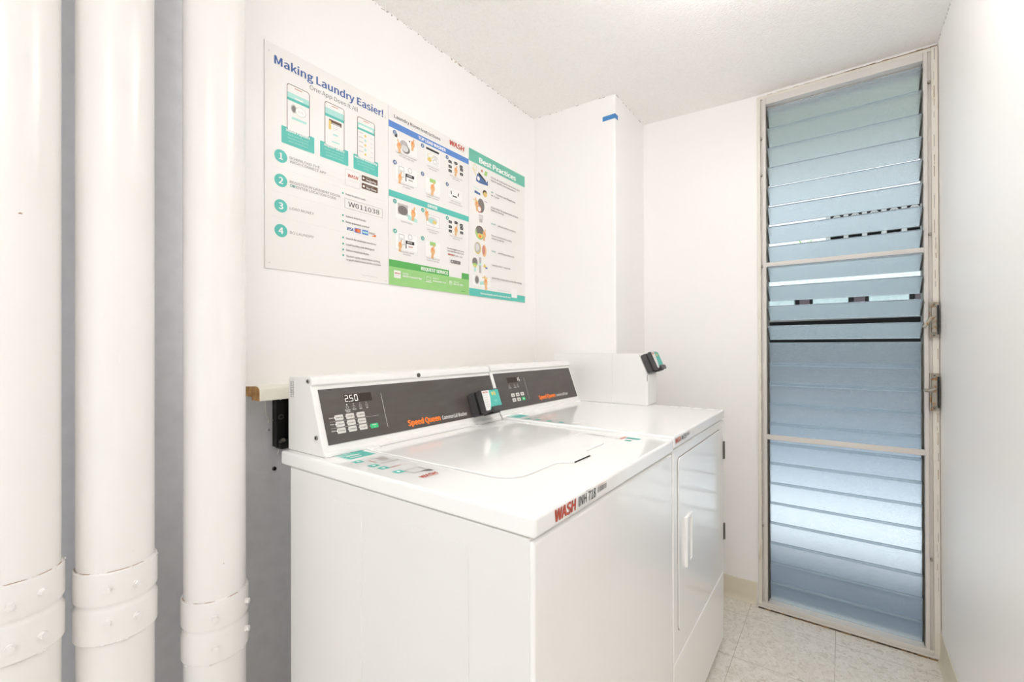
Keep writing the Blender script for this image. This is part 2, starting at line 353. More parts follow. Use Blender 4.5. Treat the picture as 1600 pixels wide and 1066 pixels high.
def blade(z0, y0, z1, y1, k):
    """glass slat from its lower edge (y0,z0) to its upper edge (y1,z1)"""
    a = Vector((0, y0, z0)); b = Vector((0, y1, z1)); d = (b-a).normalized(); n = Vector((1, 0, 0)).cross(d)*.0027
    t = MB(); P = [(y0-n.y, z0-n.z), (y0+n.y, z0+n.z), (y1+n.y, z1+n.z), (y1-n.y, z1-n.z)]
    t.prism(P, 0, -.255, .243, glass, .0006, 1); o = t.build('glass_louvre', win)
    for sx in (-.258, .2425):
        c = MB(); e = d*.006
        Q = [(y0-n.y*2+e.y, z0-n.z*2+e.z), (y0+n.y*2+e.y, z0+n.z*2+e.z), (y1+n.y*2-e.y, z1+n.z*2-e.z), (y1-n.y*2-e.y, z1-n.z*2-e.z)]
        c.prism(Q, 0, sx, sx+.004, darksteel); c.build('louvre_clip', o)
for k in range(12):
    zb = 1.1775 + k*.0853; blade(zb, FY+.0435, zb+.0560, FY-.0435+.006, k)
for k in range(13):
    zt = 1.162 - k*.0870; blade(max(zt-.101, .031), FY+.022, zt, FY+.006, k)
for sx0, sx1 in ((-.262, -.2585), (.2470, .2505)):
    MB().box(sx0, sx1, FY+.0, FY+.055, .03, 2.2, darksteel).build('louvre_channel', win)
def operator(z0, z1, up):
    m = MB(); m.box(.262, .266, FY-.030, FY-.018, z0, z1, rusty, .001); m.box(.266, .288, FY-.024, FY-.020, z0, z1, rusty, .001)
    m.box(.2665, .282, FY-.036, FY-.023, z0+.018, z1-.018, rusty, .004, 2)
    for z in (z0+.008, z1-.008): m.cyl((.275, FY-.024, z), (.275, FY-.028, z), .003, darksteel, n=10)
    m.box(.2835, .2875, FY-.032, FY-.022, z0+.012, z1-.012, blackmetal)
    o = m.build('louvre_operator', win)
    zc = (z0+z1)/2 + (.004 if up else .006)
    h = MB(); h.cyl((.272, FY-.030, zc), (.272, FY-.05, zc), .006, rusty, n=12)
    e = (.243, FY-.062, zc-.032) if up else (.243, FY-.055, zc+.002)
    h.tube([(.275, FY-.046, zc+.008), (.264, FY-.05, zc), e], .0060, rusty, 12); h.build('crank_handle', o)
operator(1.177, 1.307, True); operator(.910, 1.047, False)
for x, zs in ((OX0+.018, (1.50, 2.06, .36, 1.9)), (.266, (1.56, 2.12, .36))):
    for z in zs: MB().cyl((x, FY-.004, z), (x, FY-.018, z), .0045, rusty, n=10).build('frame_screw', win)

# ------------------------------------------------------------------ wooden ledge, bracket and marks on the left wall
led = thing('wooden_ledge', (WX, .534, 1.02), 'short cream painted wooden ledge with raw wood end beside the rightmost white pipe', 'ledge')
pts = [(WX, 1.048), (-1.19, 1.051), (-1.178, 1.050), (-1.1705, 1.045), (-1.1690, 1.038), (-1.1690, 1.015), (-1.208, 1.015), (-1.208, 1.024), (WX, 1.024)]
MB().prism(pts, 1, .5355, 1.888, ledge_paint).build('board', led)
MB().prism(pts, 1, .534, .5354, raw_wood).build('raw_end', led)['label'] = 'bare brown sawn end of the ledge'
brk = thing('wall_bracket', (GX, .63, .87), 'black metal channel bracket on the grey wall under the wooden ledge', 'bracket')
m = MB(); m.box(GX, GX+.006, .618, .655, .875, 1.020, blackmetal, .001); m.box(GX, GX+.022, .618, .622, .875, 1.020, blackmetal); m.box(GX, GX+.022, .651, .655, .875, 1.020, blackmetal); m.build('channel', brk)
MB().cyl((GX+.006, .636, .955), (GX+.012, .636, .955), .0075, darksteel, n=16).cyl((GX+.012, .636, .955), (GX+.014, .636, .955), .004, black, n=12).build('bolt', brk)
m = MB(); m.cyl((GX+.006, .636, 1.005), (GX+.010, .636, 1.005), .0035, steel, n=12); m.build('rivet', brk)
m = MB(); m.box(GX, GX+.035, .622, .662, .868, .892, black, .006, 2); m.cyl((GX+.02, .628, .885), (GX+.04, .628, .895), .006, darksteel, n=10); m.build('clamp', brk)
tag(MB().cyl((GX, .606, .922), (GX+.005, .606, .922), .0055, grey_paint, n=14).cyl((GX+.005, .606, .922), (GX+.007, .606, .922), .003, steel, n=12).build('wall_screw'), 'painted round screw head on the grey wall left of the black bracket', 'screw')
tag(MB().cyl((GX, .622, .812), (GX+.004, .622, .812), .0055, darksteel, n=14).cyl((GX+.004, .622, .812), (GX+.006, .622, .812), .0035, black, n=12).build('wall_anchor'), 'dark open wall anchor low on the grey wall under the black bracket', 'anchor')
m = MB(); P = [(GX+.004, .597, 1.012), (GX+.004, .597, .985), (GX+.005, .599, .965), (GX+.006, .606, .950), (GX+.006, .616, .948)]; m.tube(P, .0016, pipe_paint)
m.tube([(GX+.005, .606, .950), (GX+.006, .604, .942)], .002, pipe_paint); tag(m.build('thin_cable'), 'thin painted cable curling down the grey wall under the wooden ledge', 'cable')
tag(MB().tube([(GX+.003, .636, .868), (GX+.004, .630, .850)], .0018, pipe_paint).build('cable_stub'), 'short white cable stub hanging below the black bracket', 'cable')

# ------------------------------------------------------------------ soil pipes
crackm = mat('brown_crack', (.42, .31, .24), .9, noise=(40, (.84, .82, .80), .45, .55))
def pipe(x, y, r, zb, zt, label, bolts):
    t = thing('drain_pipe', (x, y, 0), label, 'pipe', None)
    MB().lathe((x, y), [(r, 0), (r, 2.30)], pipe_paint, 64).build('pipe_body', t)
    R = r+.0045; zm = (zb+zt)/2
    prof = [(r, zb-.001), (R-.001, zb), (R, zb+.002), (R, zm-.010), (R-.0032, zm-.004), (R-.0032, zm+.004), (R, zm+.010), (R, zt-.002), (R-.001, zt), (r, zt+.001)]
    c2 = MB().lathe((x, y), prof, pipe_paint, 64)
    c2.lathe((x, y), [(r, zt+.0002), (r+.0014, zt+.0004), (r+.0014, zt+.0012), (r, zt+.0016)], crackm, 64); c2.lathe((x, y), [(r, zb-.0016), (r+.0014, zb-.0012), (r+.0014, zb-.0004), (r, zb-.0002)], seamgrey, 64)
    for k in range(18):   # paint crust at the edge of the band
        a = random.uniform(0, 6.28); z = random.choice((zb, zt)) + random.uniform(-.002, .002)
        c2.box(-.0012, .0012, -.003, .003, -.0008, .0008, pipe_paint, .0004, 1, Matrix.Translation((x+R*math.cos(a), y+R*math.sin(a), z)) @ Matrix.Rotation(a, 4, 'Z'))
    c = c2.build('coupling_band', t)
    for a, z in bolts:
        a = math.radians(a); d = Vector((math.cos(a), math.sin(a), 0)); p = Vector((x, y, z))
        b = MB(); b.cyl(p+d*(R-.002), p+d*(R+.002), .0066, pipe_paint, n=16); b.cyl(p+d*(R+.002), p+d*(R+.0070), .0060, pipe_paint, n=6);
        b.build('band_bolt', c)
    return t
def scuff(p, x, y, r, a, z, w_, h):
    a = math.radians(a); d = Vector((math.cos(a), math.sin(a), 0)); t = Vector((-d.y, d.x, 0)); c = Vector((x, y, z)) + d*(r+.0004)
    m = MB(); m.quad([c-t*w_-Vector((0, 0, h)), c+t*w_*.6-Vector((0, 0, h)), c+t*w_+Vector((0, 0, h)), c-t*w_*.5+Vector((0, 0, h))], crackm); o = m.build('paint_scuff', p, smooth=False); return o
p1 = pipe(-1.143, .118, .0600, .640, .768, 'leftmost of the three white painted drain pipes, cut off by the photo edge', [(-8, .735), (26, .740), (-8, .667), (26, .668)])
p2 = pipe(-1.142, .255, .0585, .606, .736, 'middle of the three white painted drain pipes on the left', [(-24, .708), (15, .703), (-24, .646), (15, .642)])
p3 = pipe(-1.121, .419, .0585, .486, .614, 'rightmost of the three white painted drain pipes, its coupling band lowest, beside the wooden ledge', [(-21, .580), (44, .583), (-21, .518), (44, .522)])

scuff(p2, -1.142, .255, .0585, -8, 1.132, .0009, .009); scuff(p1, -1.143, .118, .060, 3, 1.37, .003, .0015); scuff(p3, -1.121, .419, .0585, 2, .835, .001, .0015); scuff(p2, -1.142, .255, .0585, 12, .765, .001, .002); scuff(p3, -1.121, .419, .0585, -6, .69, .001, .001)
# ------------------------------------------------------------------ signs on the left wall
SX = WX+.0035
def sign(name, y0, y1, label):
    t = thing(name, (WX, (y0+y1)/2, 1.362), label, 'sign', 'laundry instruction signs on the left wall')
    MB().box(WX, SX, y0, y1, 1.3620, 1.9750, board_white, .0006, 1).build('board', t); return t
def wall_ink(): return Ink((SX, 0, 0), (0, 1, 0), (0, 0, 1))
def phone(p, y0, y1, z0, z1):
    p.rect(y0, z0, y1, z1, 'brown', .008); p.rect(y0+.0017, z0+.001, y1-.0017, z1-.0017, board_white, .0065); p.rect((y0+y1)/2-.011, z1-.0085, (y0+y1)/2+.011, z1-.006, 'pink')
def hand(p, u, v, s, fl=1):
    p.disc(u, v, .010*s, 'skin', .012*s); p.line((u, v), (u+.006*s*fl, v+.022*s), .006*s, 'skin'); p.line((u, v-.004*s), (u-.003*s*fl, v-.024*s), .011*s, 'skin')
    for k in (-1, 0, 1): p.line((u+k*.004*s, v), (u+k*.0045*s-.002*fl*s, v+.012*s), .0036*s, 'orange' if k == 0 else 'skin')
s1 = sign('app_sign', .5825, .9900, 'large white sign headed Making Laundry Easier! with three phones and numbered steps')
p = wall_ink(); p.text('Making Laundry Easier!', .609, 1.9225, 'blue', w=.359, h=.0225, bold=1); p.build('heading_text', s1)
p = wall_ink(); p.text('One App Does It All', .709, 1.8985, 'grey', w=.161, h=.0125); p.build('subheading_text', s1)
p = wall_ink()
phone(p, .642, .709, 1.755, 1.886); p.rect(.6437, 1.8475, .7073, 1.862, 'tealpale'); p.rect(.6437, 1.840, .7073, 1.8475, 'teal'); p.rect(.665, 1.8495, .690, 1.853, 'white')
p.disc(.662, 1.820, .0085, 'lgrey', .012); p.disc(.662, 1.820, .0055, 'grey', .009); p.disc(.682, 1.818, .0155, 'lgrey', .013); p.disc(.682, 1.818, .0145, 'white', .012); p.text('0:15', .682, 1.815, 'lgrey', h=.006, align='c'); p.rect(.656, 1.790, .699, 1.7965, 'tealpale')
p.build('phone_picture', s1)
p = wall_ink(); phone(p, .756, .822, 1.755, 1.886); p.rect(.7577, 1.849, .8203, 1.868, 'tealpale'); p.rect(.7577, 1.842, .8203, 1.850, 'teal')
p.rect(.770, 1.825, .812, 1.837, 'brown'); p.rect(.769, 1.806, .777, 1.833, 'yellow'); p.rect(.779, 1.826, .808, 1.829, 'lgrey')
for k in range(3): p.rect(.781, 1.818-k*.005, .805-.004*k, 1.820-k*.005, 'pale')
p.rect(.783, 1.792, .799, 1.797, 'tealpale'); p.rect(.779, 1.770, .805, 1.774, 'tealpale'); p.build('phone_picture', s1)
p = wall_ink(); phone(p, .868, .935, 1.755, 1.886); p.rect(.8697, 1.849, .9333, 1.868, 'tealpale'); p.rect(.8697, 1.845, .9333, 1.851, 'teal'); p.rect(.873, 1.853, .926, 1.861, 'white')
for k in range(5): p.rect(.874, 1.8365-k*.015, .890, 1.8385-k*.015, 'lgrey'); p.disc(.898, 1.832-k*.015, .004, 'tealpale' if k % 2 else 'yellow'); p.rect(.918, 1.830-k*.015, .928, 1.832-k*.015, 'pale')
p.build('phone_picture', s1)
for y0, y1, tt, ls in ((.627, .723, 'Mobile Payment', ('Wash and dry your', 'laundry using only', 'your smartphone')), (.741, .8355, 'Request Service', ('Report an issue with', 'your laundry room', 'quickly and easily')), (.854, .948, 'Machine Availability', ('See which machines', 'are available before', 'you go'))):
    p = wall_ink(); p.rect(y0, 1.714, y1, 1.7615, 'teal', .003); p.text(tt, (y0+y1)/2, 1.7505, 'white', h=.0068, bold=1.5, align='c')
    for k, l in enumerate(ls): p.text(l, (y0+y1)/2, 1.7405-k*.0088, 'tealpale', h=.0052, align='c')
    p.build('caption_box', s1)
for k, (z, ls) in enumerate(((1.675, ('DOWNLOAD THE', 'WASH-CONNECT APP')), (1.608, ('REGISTER IN LAUNDRY ROOM', 'OR ENTER LOCATION CODE')), (1.538, ('LOAD MONEY',)), (1.470, ('DO LAUNDRY',)))):
    p = wall_ink(); p.disc(.6255, z, .0178, 'teal', n=32); p.text(str(k+1), .6255, z-.0085, 'white', h=.017, bold=1.5, align='c'); p.build('step_badge', s1)
    p = wall_ink(); ws = ((.090, .110), (.156, .143), (.071,), (.071,))[k]
    for j, l in enumerate(ls):
        zb = z-.0035 if len(ls) == 1 else z+.0005-j*.0105
        p.text(l, .650, zb, 'grey', w=ws[j], h=.0072)
        if k == 1 and j == 1: p.text('OR', .650, zb, 'tealdark', w=.0165, h=.0073, bold=.5)
    p.build('step_text', s1)
for z in (1.6405, 1.574, 1.5055):
    p = wall_ink()
    for k in range(60): p.k = 0; p.disc(.602+k*.0063, z, .0007, 'lgrey', n=6)
    p.build('dotted_line', s1)
p = wall_ink(); p.rect(.824, 1.653, .878, 1.705, 'lgrey', .006); p.rect(.8248, 1.6538, .8772, 1.7042, board_white, .0055); p.text('WASH', .851, 1.681, 'red', w=.036, h=.010, bold=1.5, align='c', slant=.15); p.text('CONNECT', .851, 1.670, 'pale', w=.036, h=.005, align='c'); p.build('app_logo', s1)
p = wall_ink()
for z, a, b in ((1.6845, 'GET IT ON', 'Google Play'), (1.6595, 'Download on the', 'App Store')):
    p.rect(.884, z, .9455, z+.018, 'brown', .002); p.text(a, .900, z+.012, 'pale', h=.0028); p.text(b, .900, z+.0035, 'white', w=.040, h=.0062, bold=1)
p.poly([(.8875, 1.6975), (.8875, 1.6895), (.896, 1.6935)], 'white'); p.disc(.8915, 1.668, .004, 'white'); p.build('store_badges', s1)
p = wall_ink(); p.frame(.822, 1.5815, .965, 1.612, .0012, 'lgrey'); p.text('W011038', .8935, 1.5895, 'black', w=.117, h=.0145, align='c'); p.build('location_code', s1)
p = wall_ink()
for z, l, w_ in ((1.6225, 'Enter location code', .072), (1.554, 'Select Add Funds', .073), (1.536, 'Enter payment method', .085), (1.485, 'Search for available machines', .112), (1.466, 'Load laundry and detergent', .105), (1.448, 'Select machine & pay', .084), (1.430, 'To start cycle, select fabric setting,', .128)):
    p.rect(.8135, z+.0005, .8185, z+.0055, 'tealdark'); p.text(l, .826, z, 'grey', w=w_, h=.0054, bold=.6)
p.text('or push start button on the machine', .826, 1.419, 'grey', w=.130, h=.0054, bold=.6); p.text('©2022 WASH Multifamily', .881, 1.3785, 'lgrey', w=.062, h=.003)
p.build('bullet_text', s1)
p = wall_ink(); p.text('VISA', .829, 1.5145, 'blue', w=.024, h=.0095, bold=2, slant=.15); p.rect(.857, 1.512, .880, 1.527, 'bandblue'); p.disc(.8645, 1.5195, .0058, 'red'); p.disc(.8725, 1.5195, .0058, 'orange'); p.rect(.885, 1.512, .908, 1.527, 'bandblue'); p.rect(.887, 1.517, .906, 1.522, 'tealpale'); p.text('DISC', .912, 1.518, 'grey', w=.024, h=.006, bold=1); p.poly([(.920, 1.512), (.938, 1.512), (.938, 1.520)], 'orange'); p.build('card_logos', s1)
p = wall_ink()
for u, v in ((.594, 1.950), (.594, 1.378), (.978, 1.925), (.978, 1.372)): p = wall_ink(); p.disc(u, v, .0022, 'lgrey'); p.disc(u, v, .0013, 'white'); p.build('sign_rivet', s1)

s2 = sign('instruction_sign', .9912, 1.3998, 'middle sign headed Laundry Room Instructions with green request service band')
p = wall_ink(); p.text('Laundry Room Instructions', 1.016, 1.941, 'black', w=.220, h=.0110, bold=.5); p.line((1.014, 1.9335), (1.250, 1.9335), .0008, 'pale'); p.build('heading_text', s2)
p = wall_ink(); p.text('WASH', 1.286, 1.946, 'red', w=.083, h=.0185, bold=2, slant=.15); p.line((1.30, 1.941), (1.375, 1.943), .0006, 'lgrey'); p.build('brand_logo', s2)
def band(sg, z0, z1, m, txt, uc, w_, y0=.9915, y1=1.3995):
    p = wall_ink(); p.rect(y0, z0, y1, z1, m); p.text(txt, uc, (z0+z1)/2-.0055, 'white', w=w_, h=.011, bold=2, align='c'); p.build('header_band', sg)
band(s2, 1.9025, 1.925, 'bandblue', 'TOP LOAD WASHER', 1.195, .140); band(s2, 1.665, 1.687, 'teal', 'DRYER', 1.195, .048)
def num(p, k, u, v, m): p.disc(u, v, .0078, m); p.text(str(k), u, v-.0038, 'white', h=.0075, bold=2, align='c')
def cap(p, u, v, ls):
    for k, l in enumerate(ls): p.text(l, u, v-k*.0085, 'grey', h=.0048, align='c')
def fr(p, u0, v0, u1, v1): p.rect(u0, v0, u1, v1, 'white'); p.frame(u0, v0, u1, v1, .0006, 'pale')
def keypad(p, u, v):
    for a, b in ((0, 0), (.033, .004), (.064, 0), (0, -.019), (.066, -.012), (0, -.036), (.066, -.030)): p.rect(u+a, v+b, u+a+.018, v+b+.011, 'black', .002); p.rect(u+a+.005, v+b+.004, u+a+.013, v+b+.006, 'lgrey')
    hand(p, u+.042, v-.020, .95)
for base, mk, kind in ((0, 'steelblue', 'top load'), (-.2375, 'tealdark', 'dryer')):
    p = wall_ink(); z = base; fr(p, 1.018, 1.832+z, 1.120, 1.884+z)
    if kind == 'top load':
        p.disc(1.058, 1.862+z, .018, 'lgrey', .015); p.disc(1.066, 1.848+z, .019, 'grey', .015); p.disc(1.062, 1.850+z, .016, 'pale', .012); hand(p, 1.036, 1.850+z, 1.0, -1); hand(p, 1.098, 1.876+z, .95)
        p.rect(1.018, 1.876+z, 1.028, 1.889+z, 'black'); p.disc(1.083, 1.882+z, .003, 'black'); cap(p, 1.069, 1.823+z, ('Load 3/4 full and add detergent', 'to 1 load clothes only'))
    else:
        p.rect(1.030, 1.850+z, 1.075, 1.888+z, 'lgrey'); p.disc(1.052, 1.866+z, .022, 'grey', .016); p.poly([(1.075, 1.858+z), (1.118, 1.848+z), (1.118, 1.836+z), (1.075, 1.840+z)], 'tealpale'); hand(p, 1.100, 1.866+z, 1.1); cap(p, 1.069, 1.825+z, ('Clean lint screen',))
    num(p, 1, 1.017, 1.890+z, mk); p.build('instruction_picture', s2)
    p = wall_ink(); fr(p, 1.158, 1.832+z, 1.236, 1.888+z)
    if kind == 'top load': p.rect(1.163, 1.885+z, 1.229, 1.893+z, 'black'); p.frame(1.168, 1.838+z, 1.226, 1.880+z, .001, 'lgrey'); p.disc(1.185, 1.866+z, .013, 'yellow', .009); p.disc(1.185, 1.866+z, .011, 'white', .007); p.disc(1.210, 1.866+z, .012, 'pale', .009); p.disc(1.180, 1.850+z, .010, 'yellow', .008); p.disc(1.208, 1.850+z, .012, 'lgrey', .008); p.disc(1.208, 1.850+z, .010, 'white', .006)
    else: p.frame(1.163, 1.838+z, 1.231, 1.882+z, .0015, 'lgrey'); p.disc(1.195, 1.862+z, .025, 'pale', .014); p.disc(1.19, 1.860+z, .017, 'tealpale', .009); p.disc(1.205, 1.857+z, .010, 'yellow', .007); hand(p, 1.165, 1.880+z, 1.0, -1)
    cap(p, 1.197, 1.823+z, ('Load clothes evenly', 'and close door')); num(p, 2, 1.145, 1.890+z, mk); p.build('instruction_picture', s2)
    p = wall_ink(); keypad(p, 1.281, 1.873+z); cap(p, 1.323, 1.823+z, ('Select temperature and', 'fabric setting')); num(p, 3, 1.273, 1.890+z, mk); p.build('instruction_picture', s2)
    p = wall_ink(); z2 = z+1.757; fr(p, 1.018, z2-.030, 1.120, z2+.030); p.frame(1.035, z2-.012, 1.058, z2+.024, .0012, 'grey'); p.text('ON', 1.046, z2+.004, 'grey', h=.007, align='c'); hand(p, 1.040, z2-.016, .9)
    p.rect(1.064, z2-.005, 1.104, z2+.006, 'black', .001); p.rect(1.072, z2-.001, 1.094, z2+.003, 'lgrey'); p.rect(1.064, z2-.022, 1.068, z2-.004, 'black'); p.disc(1.085, z2+.021, .010, 'lgrey'); p.disc(1.085, z2+.021, .008, 'white'); p.text('WASH', 1.078, z2-.016, 'red' if kind != 'top load' else 'grey', h=.005, bold=1)
    cap(p, 1.069, z2-.038, ('Use payment method', 'on machine')); num(p, 4, 1.017, 1.787+z, mk); p.build('instruction_picture', s2)
    p = wall_ink(); fr(p, 1.158, z2-.034, 1.236, z2+.026); p.rect(1.181, z2+.010, 1.211, z2+.024, 'lime', .002); p.rect(1.183, z2+.013, 1.209, z2+.021, 'mgreen'); hand(p, 1.196, z2-.010, 1.15)
    cap(p, 1.197, z2-.041, ('To start, press the start', 'button or close door')); num(p, 5, 1.145, 1.786+z, mk); p.build('instruction_picture', s2)
p = wall_ink(); fr(p, 1.281, 1.735, 1.362, 1.778); p.frame(1.288, 1.733, 1.356, 1.770, .0008, 'pale'); p.line((1.295, 1.766), (1.297, 1.753), .005, 'black'); p.line((1.338, 1.766), (1.336, 1.753), .005, 'black'); p.rect(1.303, 1.745, 1.328, 1.750, 'black'); cap(p, 1.322, 1.725, ('When cycle is done', 'remove clothes promptly')); num(p, 6, 1.273, 1.785, 'steelblue'); p.build('instruction_picture', s2)
p = wall_ink()
for k, l in enumerate(('To select larger loads, press', 'add more time before start')): p.text(l, 1.321, 1.533-k*.010, 'grey', h=.0056, bold=1, align='c')
p.text('WASH', 1.276, 1.509, 'red', w=.034, h=.0062, bold=2); p.text('CALL US', 1.313, 1.509, 'grey', w=.045, h=.0052, bold=1)
p.rect(1.290, 1.480, 1.347, 1.493, 'grey'); p.rect(1.296, 1.484, 1.302, 1.489, 'white'); p.text('ADD TIME', 1.306, 1.4845, 'lgrey', h=.005); p.build('note_text', s2)
p = wall_ink(); p.rect(.9915, 1.3622, 1.3995, 1.425, 'lime'); p.rect(.9915, 1.425, 1.2820, 1.449, 'green'); p.rect(1.356, 1.425, 1.3995, 1.449, 'green'); p.rect(1.2822, 1.4255, 1.3558, 1.455, board_white)
p.text('REQUEST SERVICE', 1.138, 1.431, 'white', w=.138, h=.0115, bold=2); p.rect(1.0125, 1.388, 1.042, 1.414, 'white', .003); p.text('WASH', 1.0275, 1.402, 'red', w=.023, h=.005, bold=1.5, align='c'); p.text('CONNECT', 1.0275, 1.395, 'lgrey', w=.021, h=.003, align='c')
p.text('Use the', 1.050, 1.405, 'white', h=.0058, bold=1); p.text('WASH-Connect App', 1.050, 1.395, 'white', w=.090, h=.007, bold=1.5)
p.line((1.150, 1.412), (1.150, 1.385), .0008, 'white'); p.line((1.270, 1.412), (1.270, 1.385), .0008, 'white'); p.frame(1.162, 1.396, 1.184, 1.410, .0015, 'white'); p.rect(1.158, 1.390, 1.188, 1.3925, 'white')
p.text('Online at', 1.193, 1.405, 'white', h=.0055, bold=1); p.text('www.wash.com', 1.193, 1.395, 'white', w=.070, h=.006, bold=1.5); p.disc(1.289, 1.400, .009, 'white'); p.disc(1.289, 1.399, .0068, 'lime'); p.disc(1.289, 1.400, .003, 'white')
p.text('Call us at', 1.305, 1.405, 'white', h=.0055, bold=1); p.text('800-342-5932', 1.305, 1.395, 'white', w=.055, h=.006, bold=1.5); p.rect(1.350, 1.3725, 1.374, 1.3745, 'green'); p.build('footer_band', s2)

s3 = sign('best_practices_sign', 1.4010, 1.8085, 'right-hand sign headed Best Practices on a teal green band')
p = wall_ink(); p.rect(1.4012, 1.923, 1.8083, 1.9748, 'bestteal'); p.text('Best Practices', 1.468, 1.9335, 'white', w=.265, h=.021, bold=2.2); p.build('header_band', s3)
p = wall_ink()
p.poly([(1.447, 1.862), (1.455, 1.884), (1.515, 1.862), (1.524, 1.872), (1.526, 1.850), (1.470, 1.846), (1.447, 1.850)], 'steelblue'); p.poly([(1.461, 1.882), (1.511, 1.862), (1.511, 1.868), (1.463, 1.893)], 'black'); p.poly([(1.498, 1.890), (1.508, 1.909), (1.524, 1.909), (1.516, 1.888)], 'mgreen'); p.line((1.424, 1.898), (1.448, 1.872), .003, 'yellow'); p.disc(1.440, 1.905, .010, 'yellow', .014); p.disc(1.440, 1.905, .0085, board_white, .012); p.disc(1.485, 1.903, .006, 'pink'); p.disc(1.462, 1.864, .009, 'white')
p.build('practice_picture', s3)
p = wall_ink(); p.poly([(1.436, 1.797), (1.474, 1.795), (1.474, 1.803), (1.437, 1.809)], 'steelblue'); p.line((1.432, 1.822), (1.470, 1.815), .002, 'tealpale'); p.disc(1.505, 1.812, .014, 'brown', .014); p.disc(1.507, 1.807, .0125, 'yellow', .011); p.disc(1.507, 1.807, .005, 'skin'); p.build('practice_picture', s3)
p = wall_ink(); p.disc(1.478, 1.752, .023, 'grey', .030); p.disc(1.467, 1.735, .014, 'pink', .016); p.disc(1.467, 1.735, .011, board_white, .010); hand(p, 1.450, 1.752, 1.2, -1); p.line((1.427, 1.768), (1.460, 1.762), .003, 'yellow'); p.line((1.502, 1.778), (1.520, 1.775), .0025, 'steelblue'); p.build('practice_picture', s3)
p = wall_ink(); p.poly([(1.462, 1.712), (1.492, 1.712), (1.486, 1.680), (1.468, 1.680)], 'lgrey'); p.poly([(1.465, 1.709), (1.489, 1.709), (1.485, 1.694), (1.469, 1.694)], 'pale'); p.build('practice_picture', s3)
p = wall_ink(); p.disc(1.470, 1.635, .029, 'brown', .029); p.disc(1.469, 1.633, .0265, 'mgreen', .0265); p.disc(1.469, 1.643, .022, 'grey', .017); p.disc(1.471, 1.622, .018, 'yellow', .010); p.disc(1.471, 1.619, .008, 'orange', .007); hand(p, 1.500, 1.632, 1.1); p.build('practice_picture', s3)
p = wall_ink(); p.disc(1.456, 1.567, .021, 'yellow', .026); p.disc(1.454, 1.569, .018, 'lgrey', .022); p.disc(1.453, 1.570, .012, 'pale', .015); p.disc(1.499, 1.562, .014, 'skin', .026); p.disc(1.495, 1.565, .010, 'pink', .020); p.build('practice_picture', s3)
p = wall_ink(); p.disc(1.438, 1.505, .017, 'grey', .019); p.disc(1.438, 1.494, .014, 'mgreen', .007); p.disc(1.438, 1.488, .011, 'yellow', .005); p.line((1.438, 1.485), (1.438, 1.465), .010, 'tealpale'); p.rect(1.464, 1.463, 1.479, 1.530, 'lgrey'); p.rect(1.464, 1.495, 1.479, 1.505, 'tealpale'); p.poly([(1.491, 1.493), (1.500, 1.507), (1.518, 1.490), (1.516, 1.486)], 'yellow'); p.rect(1.506, 1.486, 1.520, 1.493, 'steelblue'); p.build('practice_picture', s3)
p = wall_ink(); fr(p, 1.422, 1.405, 1.545, 1.452); p.disc(1.450, 1.432, .015, 'lgrey', .019); p.disc(1.450, 1.432, .010, 'grey', .014); p.poly([(1.468, 1.425), (1.496, 1.432), (1.500, 1.416), (1.470, 1.412)], 'tealpale'); hand(p, 1.508, 1.426, 1.3, -1); p.line((1.484, 1.446), (1.522, 1.446), .005, 'yellow'); p.build('practice_picture', s3)
p = wall_ink()
rows = ((1.8925, 'Check all clothing for loose items and', .218, None), (1.8795, 'tag for laundry care instructions', .185, None), (1.8265, '¼ quarter cup of liquid soap', .150, 'ADD'), (1.8135, 'or 1 pod', .055, None), (1.7600, 'Press HELP for proper loads of dryer', .205, None), (1.7480, 'before closing', .090, None),
        (1.6875, 'add any water to machines', .137, 'DO NOT'), (1.6360, 'Ensure machine door or lid is', .150, None), (1.6240, 'closed properly', .090, None), (1.5660, 'use fittings in dryer prior', .122, 'DO NOT'), (1.5060, '1 washer load = 1 dry load', .135, None), (1.4490, 'Clean lint screen before and after drying', .228, None))
for z, l, w_, pre in rows:
    u = 1.546
    if pre: p.text(pre, u, z, 'tealdark', h=.0062, bold=.5); u = 1.578 if pre == 'ADD' else 1.592
    p.text(l, u, z-.001, 'grey', w=w_, h=.0068, bold=.8)
p.text('Scan here for tips', 1.583, 1.400, 'lgrey', w=.095, h=.0045); p.build('practice_text', s3)
p = wall_ink(); p.rect(1.4012, 1.3622, 1.8083, 1.3935, 'bestteal'); p.rect(1.4012, 1.3622, 1.8083, 1.3935, 'teal'); p.text('Visit washlaundry.com for more laundry tips', 1.472, 1.3735, 'white', w=.218, h=.0070, bold=1.5); p.rect(1.697, 1.378, 1.742, 1.421, 'white'); p.build('footer_band', s3)

# ------------------------------------------------------------------ blue tape on the chase corner
t = MB(); t.box(-.872, BX+.0006, BY-.0006, BY-.0001, 2.171, 2.192, tape_blue); t.box(BX+.0001, BX+.0006, BY-.0006, BY+.030, 2.171, 2.192, tape_blue)
tag(t.build('masking_tape', smooth=False), 'small strip of blue masking tape folded round the white wall corner', 'tape')

